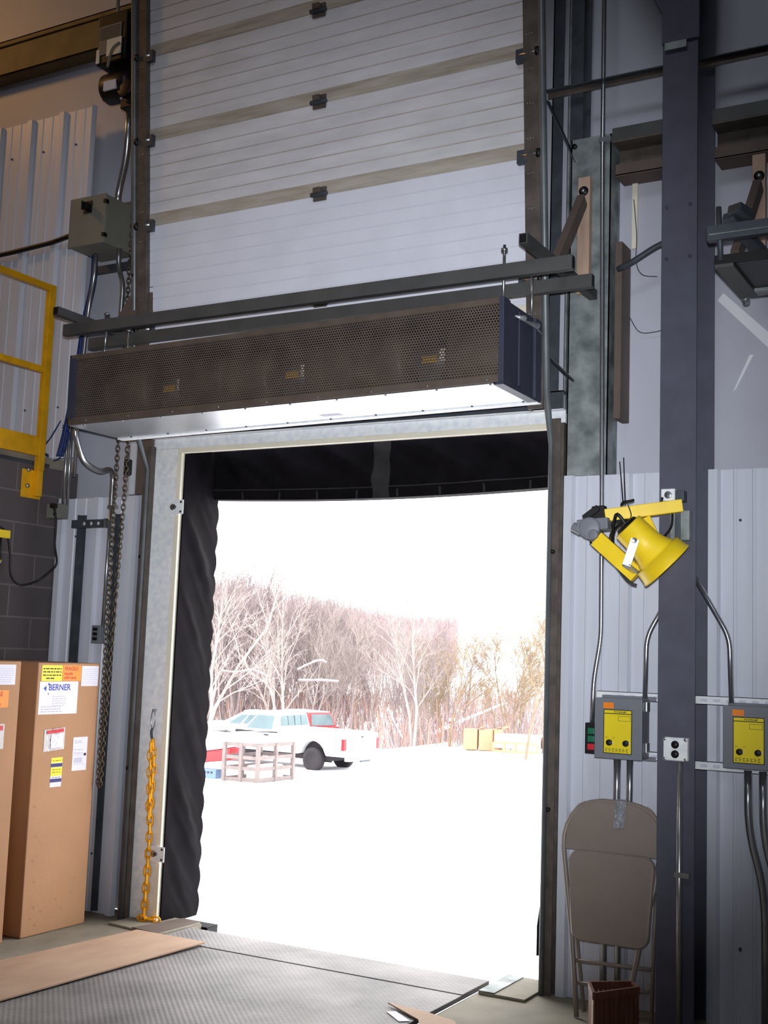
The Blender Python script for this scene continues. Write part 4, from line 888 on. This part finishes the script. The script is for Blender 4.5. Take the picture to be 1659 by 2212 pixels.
m = MB(); m.box(L0-.02, L0, -.15, .15, .82, .90, carw).box(L0-.03, L0-.018, -.05, .05, 1.10, 1.15, black); m.build('tailgate_handle', t)
m = MB(); m.box(1.75, 1.92, Wd-.005, Wd+.02, 1.0, 1.05, black); m.build('door_handle', t)
m = MB()
for s in (1, -1):
    for cx in (0, 3.9): m.box(cx-.56, cx+.56, min(s*.60, s*.64), max(s*.60, s*.64), .3, 1.0, tyre)
m.box(-.6, 4.3, -.7, .7, .35, .5, tyre); m.build('wheel_well', t)
for cx in (0, 3.9):
    wheel(t, cx, .82, out=1); wheel(t, cx, -.82, out=-1)
m = MB(); m.box(1.5, 2.38, -.72, .72, 1.74, 1.765, snow); m.build('roof_snow', t, bevel=.01)
m = MB(); m.box(L0+.1, 1.3, -.88, .88, 1.0, 1.262, snow); m.build('bed_snow', t, bevel=.03)
place(t, (-14.30, 25.1, gz(-14, 25)-.04), math.pi-.07); t.scale = (.92, .92, .92)
def car(name, label, loc, ang, paint, L, H, belt, gx, wb, suv=False):
    t = thing(name, label, 'car'); a, c = -L/2, L/2; Wd = .9
    poly = archpoly([(a, .35), ('a', -wb/2, .36, .31), ('a', wb/2, .36, .31), (c, .35), (c+.02, .6), (c-.1, belt-.15), (gx[3]+.1, belt), (gx[0]-.1, belt), (a+.05, belt-.05), (a, .6)])
    m = MB(); m.prism([(x, -Wd, z) for x, z in poly], (0, 2*Wd, 0), paint); m.build('body', t, bevel=.06)
    m = MB(); m.loft([[Vector(p) for p in ((gx[0], -.84, belt-.04), (gx[3], -.84, belt-.04), (gx[3], .84, belt-.04), (gx[0], .84, belt-.04))], [Vector(p) for p in ((gx[1], -.66, H), (gx[2], -.66, H), (gx[2], .66, H), (gx[1], .66, H))]], paint); m.build('roof', t, bevel=.08)
    def gp(f, z, s):
        k = (z-belt+.04)/(H-belt+.04); x0 = gx[0]+(gx[1]-gx[0])*k; x1 = gx[3]+(gx[2]-gx[3])*k; return Vector((x0+(x1-x0)*f, s*(.84-.18*k+.012), z))
    z0, z1 = belt+.03, H-.10
    for s in (1, -1):
        for f0, f1 in (((.10, .30), (.36, .62), (.66, .92)) if suv else ((.14, .30), (.34, .60), (.64, .92))):
            m = MB(); vs = [gp(f0, z0, s), gp(f1, z0, s), gp(f1, z1, s), gp(f0, z1, s)]; m.add(vs, [(0, 1, 2, 3) if s < 0 else (3, 2, 1, 0)], glassd); m.build('side_window', t)
        m = MB(); m.box(a-.015, a+.12, s*.62 if s > 0 else -.92, .92 if s > 0 else s*.62, belt-.32, belt-.12, tailr); m.build('tail_light', t, bevel=.02)
        for cx in (-wb/2, wb/2): wheel(t, cx, s*.80, .31, .2, s)
    k0 = .12; m = MB(); xa = lambda k: gx[0]+(gx[1]-gx[0])*k-.02
    m.add([Vector((xa(.15), -.68, belt+.05)), Vector((xa(.15), .68, belt+.05)), Vector((xa(.85), .58, H-.08)), Vector((xa(.85), -.58, H-.08))], [(0, 3, 2, 1)], glassd); m.build('rear_window', t)
    m = MB(); m.box(gx[1]+.05, gx[2]-.05, -.6, .6, H, H+.06, snow); m.build('roof_snow', t, bevel=.03)
    if not suv:
        m = MB(); m.box(a+.1, gx[0]-.05, -.75, .75, belt-.06, belt+.02, snow); m.build('trunk_snow', t, bevel=.03)
    place(t, loc, ang); return t
car('sedan', 'silver sedan with red tail light parked beyond the pickup cab', (-24.3, 36.0, gz(-24, 36)), R(22), cars, 4.6, 1.42, .95, (-1.75, -.75, .45, 1.4), 2.65)
car('suv', 'red suv with snow on its roof parked beyond the pickup bed', (-24.2, 38.6, gz(-24, 38)), R(158), carr, 4.4, 1.72, 1.05, (-2.05, -1.75, .55, 1.2), 2.6, True).scale = (.88, .88, .84)
# wooden crate frame, red blade and blue tote
t = thing('wooden_crate', 'weathered open wooden crate of pallets topped with snow before the pickup', 'wooden crate', (-14.0, 20.9, gz(-14, 21)))
g0 = gz(-14, 21); c0 = Vector((-14.45, 20.15, g0)); ex = Vector((1.0, .45, 0)).normalized()*1.0; ey = Vector((-.45, 1.0, 0)).normalized()
ex = Vector((.62, .36, 0)); ey = Vector((.0, 1.35, 0))
c0 = Vector((-14.42, 20.1, g0)); A_ = Vector((.98, .12, 0)); B_ = Vector((.12, 1.45, 0))
for i, j in ((0, 0), (.5, 0), (1, 0), (0, 1), (1, 1), (1, .5), (0, .5)):
    p = c0+A_*i+B_*j; m = MB(); m.bar(p, p+Vector((0, 0, .98)), .09, .09, palw); m.build('post', t)
for z in (.06, .34, .62, .95):
    for s, d, o_ in ((A_, B_, 0), (A_, B_, 1), (B_, A_, 0), (B_, A_, 1)):
        p = c0+d*o_+Vector((0, 0, z)); m = MB(); m.bar(p, p+s, .05, .09, palw); m.build('slat', t)
m = MB(); m.prism([c0+Vector((0, 0, .98)), c0+A_+Vector((0, 0, .98)), c0+A_+B_+Vector((0, 0, .98)), c0+B_+Vector((0, 0, .98))], (0, 0, .12), snow); m.build('snow_cap', t, bevel=.05)
m = MB(); m.prism([c0+A_*.55+B_*.1+Vector((0, 0, .0)), c0+A_*.95+B_*.1, c0+A_*.95+B_*.8, c0+A_*.55+B_*.8], (0, 0, .42), snow); m.build('snow_heap', t, bevel=.05)
t = thing('snow_plow', 'red metal blade covered in snow beside the wooden crate', 'plow blade', (-15.2, 20.6, g0))
m = MB(); m.prism([(-16.2, 20.5, g0+.25), (-14.75, 20.75, g0+.45), (-14.72, 20.78, g0+.78), (-16.2, 20.55, g0+.52)], (0, .6, 0), carr); m.build('blade', t, bevel=.02)
m = MB(); m.prism([(-16.2, 20.45, g0+.53), (-14.72, 20.7, g0+.79), (-14.9, 20.8, g0+1.1), (-16.2, 20.5, g0+1.2)], (0, .7, 0), snow); m.build('snow_cap', t, bevel=.06)
bluet = mat('blue_tote', (92, 116, 148), .5, var=.1)
t = thing('plastic_crate', 'blue grey plastic crate on the snow under the red blade', 'crate', (-15.0, 20.3, g0))
m = MB(); m.box(-15.9, -14.75, 20.2, 20.45, g0, g0+.24, bluet)
for k in range(9): m.box(-15.8+k*.11, -15.74+k*.11, 20.19, 20.2, g0+.13, g0+.18, inkk)
m.build('body', t, bevel=.01)
# cartons and pallet at far right of the yard
g1 = gz(-13, 36)
def ybox(p, a, b_, h, ang, label, m_=tanb):
    c_, s_ = math.cos(ang), math.sin(ang); ex, ey = Vector((c_, s_, 0)), Vector((-s_, c_, 0)); p = Vector((p[0], p[1], g1)); t = thing('yard_carton', label, 'carton', p)
    q = [p, p+ex*a, p+ex*a+ey*b_, p+ey*b_]; m = MB(); m.prism(q, (0, 0, h), m_); m.build('box', t, bevel=.015)
    m = MB(); m.prism([q[1]+Vector((0, 0, h)), q[1]+ex*.25+Vector((0, 0, h+.1)), q[2]+ex*.25+Vector((0, 0, h+.1)), q[2]+Vector((0, 0, h))], (0, 0, .02), m_); m.build('flap', t)
ybox((-14.9, 35.6), .52, .5, .76, R(18), 'leftmost tan carton on the snow at the edge of the yard')
ybox((-14.33, 35.75), .52, .5, .76, R(18), 'second tan carton standing beside the leftmost one')
ybox((-13.72, 35.8), .30, .5, .80, R(35), 'narrow tan carton leaning between the cartons and the snowy pallet')
ybox((-11.93, 36.1), .7, .6, .62, R(25), 'tan carton at right of the snowy pallet by the right track')
t = thing('snowy_pallet', 'long wooden pallet load covered with snow between the yard cartons', 'pallet', (-12.8, 35.9, g1))
p = Vector((-13.6, 35.45, g1)); e1 = Vector((1.62, .28, 0)); e2 = Vector((-.15, .9, 0))
for z in (.05, .36):
    m = MB(); m.bar(p+Vector((0, 0, z)), p+e1+Vector((0, 0, z)), .05, .08, tanb); m.build('board', t)
for k in range(5):
    m = MB(); m.bar(p+e1*(k/4), p+e1*(k/4)+Vector((0, 0, .36)), .08, .05, tanb); m.build('block', t)
m = MB(); m.prism([p+Vector((0, .06, .15)), p+e1+Vector((0, .06, .15)), p+e1+e2+Vector((0, 0, .15)), p+e2+Vector((0, 0, .15))], (0, 0, .5), snow); m.build('snow_load', t, bevel=.06)
m = MB(); q = Vector((-19.0, 43.0, gz(-19, 43))); m.cyl(q, q+Vector((0, 0, .85)), .12, carr, 12); m.cyl(q+Vector((0, 0, .85)), q+Vector((0, 0, 1.0)), .15, snow, 12)
tag(m.build('red_post'), 'short red post capped with snow at the edge of the woods', 'post')
m = MB(); m.tube([(-19.6, 40, gz(-19, 40)+.05), (-17.5, 41.5, gz(-18, 41)+1.0), (-16.2, 42.5, gz(-17, 42)+1.5)], [.1, .07, .04], snow, 8)
tag(m.build('fallen_trunk'), 'snow covered fallen trunk leaning by the red post', 'tree trunk')
# pale building beyond the trees
m = MB(); m.box(-33.6, 30, 74, 95, -2, 9.0, bldg).box(-33.8, 30, 73.7, 74, 8.6, 9.2, bldg)
tag(m.build('warehouse_building'), 'pale warehouse building beyond the trees at right', 'building')

# ------------------------------------------------------------------ bare winter trees
def treemesh(seed, H, m_, spread=.5, nb=13, r0=.11):
    rnd = random.Random(seed); mb = MB()
    def limb(p, d, L, r, lvl):
        n = 4 if lvl < 2 else 2; pts = [p]; q = p; dd = d
        for k in range(n):
            dd = (dd+Vector((rnd.gauss(0, .13), rnd.gauss(0, .13), rnd.gauss(.06, .08)))).normalized(); q = q+dd*(L/n); pts.append(q)
        mb.tube(pts, [r*(1-.75*k/n) for k in range(n+1)], m_, 5 if lvl == 0 else 3, lvl == 0, False)
        if lvl >= 3: return
        cnt = (nb, 6, 5)[lvl]
        for k in range(cnt):
            f = rnd.uniform(.25 if lvl == 0 else .2, 1); i = min(int(f*n), n-1); bp = pts[i].lerp(pts[i+1], f*n-i)
            base = (pts[i+1]-pts[i]).normalized(); a = rnd.uniform(0, 6.283); o = base.orthogonal().normalized(); v = base.cross(o)
            nd = (base*(1-spread*.5)+(o*math.cos(a)+v*math.sin(a))*rnd.uniform(.5, 1)*spread*1.2).normalized()
            limb(bp, nd, L*rnd.uniform(.34, .6)*(1.1-f*.5), max(r*(.5 if lvl == 0 else .55)*(1-.5*f), .010), lvl+1)
    stems = 1 if seed % 3 else 2
    for s in range(stems):
        limb(Vector((s*.25, 0, -.1)), Vector((rnd.gauss(0, .06)+s*.2, rnd.gauss(0, .06), 1)).normalized(), H*(1-.15*s), r0, 0)
    me = mb.build('tree'); return me
protos = []
for s in range(7):
    o = treemesh(20+s, 9.0, (bark, bark2, bark)[s % 3], (.42, .5, .58)[s % 3], 15)
    protos.append(o)
shrub = treemesh(61, 4.2, bark3, .75, 20, .06); shrub.name = 'bush'
shrub2 = treemesh(62, 4.2, bark3, .6, 22, .05); shrub2.name = 'bush'
used = set()
def put(src, x, y, h, rz, label, cat, grp, z=None):
    if src.name in used: o = src.copy(); COL.objects.link(o)
    else: o = src; used.add(src.name)
    o.location = (x, y, gz(x, y) if z is None else z); s = h; o.scale = (s, s, s); o.rotation_euler = (0, 0, rz); tag(o, label, cat, grp)
random.seed(77)
CX_, CY_ = 4.777, -5.89
def ray(px, dist):                             # a spot in the yard given by bearing (deg left of the wall normal) and distance
    a = R(px); return CX_-math.sin(a)*dist, CY_+math.cos(a)*dist
n = 0
# bearings run from 38.5 deg (left seam of the seal) to 22 deg (right track)
for k in range(120):
    bgn = random.uniform(26.0, 38.9); d = random.uniform(50 if bgn < 29.5 else 57, 73)
    f = (bgn-26)/(38.9-26)
    x, y = ray(bgn, d); top = 2.9+3.0*min(1, max(0, f-.12)/.75)
    zt = top*(d/60); h = (zt-gz(x, y))*random.uniform(.74, 1.04)/9.0*.86
    put(protos[k % 7], x, y, max(.35, h), random.uniform(0, 6.28), 'bare leafless tree in the woods behind the parked vehicles', 'tree', 'bare trees in the woods')
for k in range(14):
    bgn = random.uniform(21.5, 27.0); d = random.uniform(46, 60); x, y = ray(bgn, d)
    put((shrub, shrub2)[k % 2], x, y, random.uniform(.55, 1.05), random.uniform(0, 6.28), 'bushy leafless tree before the pale building', 'tree', 'bushy trees before the building')
for bgn, d, h, nm in ((27.67, 47, .62, 'tallest thin bare tree rising above the woods near the leaning snowy trunk'), (37.6, 46, .78, 'tall bare tree beside the seal above the silver sedan'), (33.9, 48, .66, 'bare tree towering just above the pickup cab')):
    x, y = ray(bgn, d); put(protos[(1, 4, 2)[int(bgn) % 3]], x, y, h, bgn, nm, 'tree', None)
x, y = ray(22.5, 42); put(shrub2, x, y, 1.08, 1.0, 'tall many stemmed bare bush by the right track behind the pallet', 'tree', None)
for pts, nm in (([(-23.37, 31.74, .85), (-22.92, 32.08, .80), (-22.42, 32.43, .91), (-21.9, 32.79, .68)], 'long wavy snow laden branch above the silver sedan'),
                ([(-20.98, 33.40, .98), (-20.74, 33.58, 1.15), (-20.3, 33.86, 1.37), (-20.05, 34.01, 1.29)], 'upper snow laden branch above the pickup cab'),
                ([(-20.94, 33.44, .58), (-20.12, 33.96, .61), (-19.63, 34.26, .58)], 'lower straight snow laden branch above the pickup cab'),
                ([(-17.95, 35.2, -.36), (-17.74, 35.29, -.82), (-17.39, 35.44, -1.5)], 'steep snow covered limb reaching the snow bank beyond the tailgate')):
    m = MB(); sp_ = spline(pts, 5); m.tube(sp_, [.024+.010*math.sin(i*1.7) for i in range(len(sp_))], snow, 5); m.tube([p-Vector((0, 0, .045)) for p in sp_], .025, bark, 4)
    tag(m.build('snowy_branch'), nm, 'branch')
# brush and far woods: nobody could count these
m = MB()
for k in range(5200):
    bgn = random.uniform(21.0, 39.5); d = random.uniform(47 if bgn < 29.5 else 57, 68); x, y = ray(bgn, d); z = gz(x, y)
    h = random.uniform(.4, 1.9)*(1 if bgn > 26 else .9); lean = Vector((random.gauss(0, .25), random.gauss(0, .25), 1)).normalized()*h
    p = Vector((x, y, z-.05)); w_ = random.uniform(.012, .03); sd = Vector((.87, .49, 0))*w_; r_ = random.random()
    m.add([p-sd, p+sd, p+lean+sd*.3, p+lean-sd*.3, p+Vector((-.49, .87, 0))*w_], [(0, 1, 2, 3), (1, 4, 2), (4, 0, 3)], (bark, rust, bark2, mauve)[int(r_*4)])
o = m.build('undergrowth'); o['kind'] = 'stuff'; o['label'] = 'tangled brush and dry weeds at the foot of the woods'; o['category'] = 'undergrowth'
m = MB()
for k in range(15000):
    bgn = random.uniform(25.8, 40.0); d = random.uniform(74, 104); x, y = ray(bgn, d); f = (bgn-26.5)/13.0; z = gz(x, y)
    top = (3.3+1.9*min(1, max(0, f-.12)/.66))*(d/60); z0 = z+(top-z)*random.uniform(0, .62); h = (top-z)*random.uniform(.2, .42)
    lean = Vector((random.gauss(0, .28), random.gauss(0, .28), 1)).normalized()*h; p = Vector((x, y, z0)); w_ = random.uniform(.02, .045); sd = Vector((.87, .49, 0))*w_
    m.add([p-sd, p+sd, p+lean, p+Vector((-.49, .87, 0))*w_], [(0, 1, 2), (1, 3, 2), (3, 0, 2)], mauve)
o = m.build('distant_woods'); o['kind'] = 'stuff'; o['label'] = 'hazy mass of distant bare woods on the hillside'; o['category'] = 'woods'
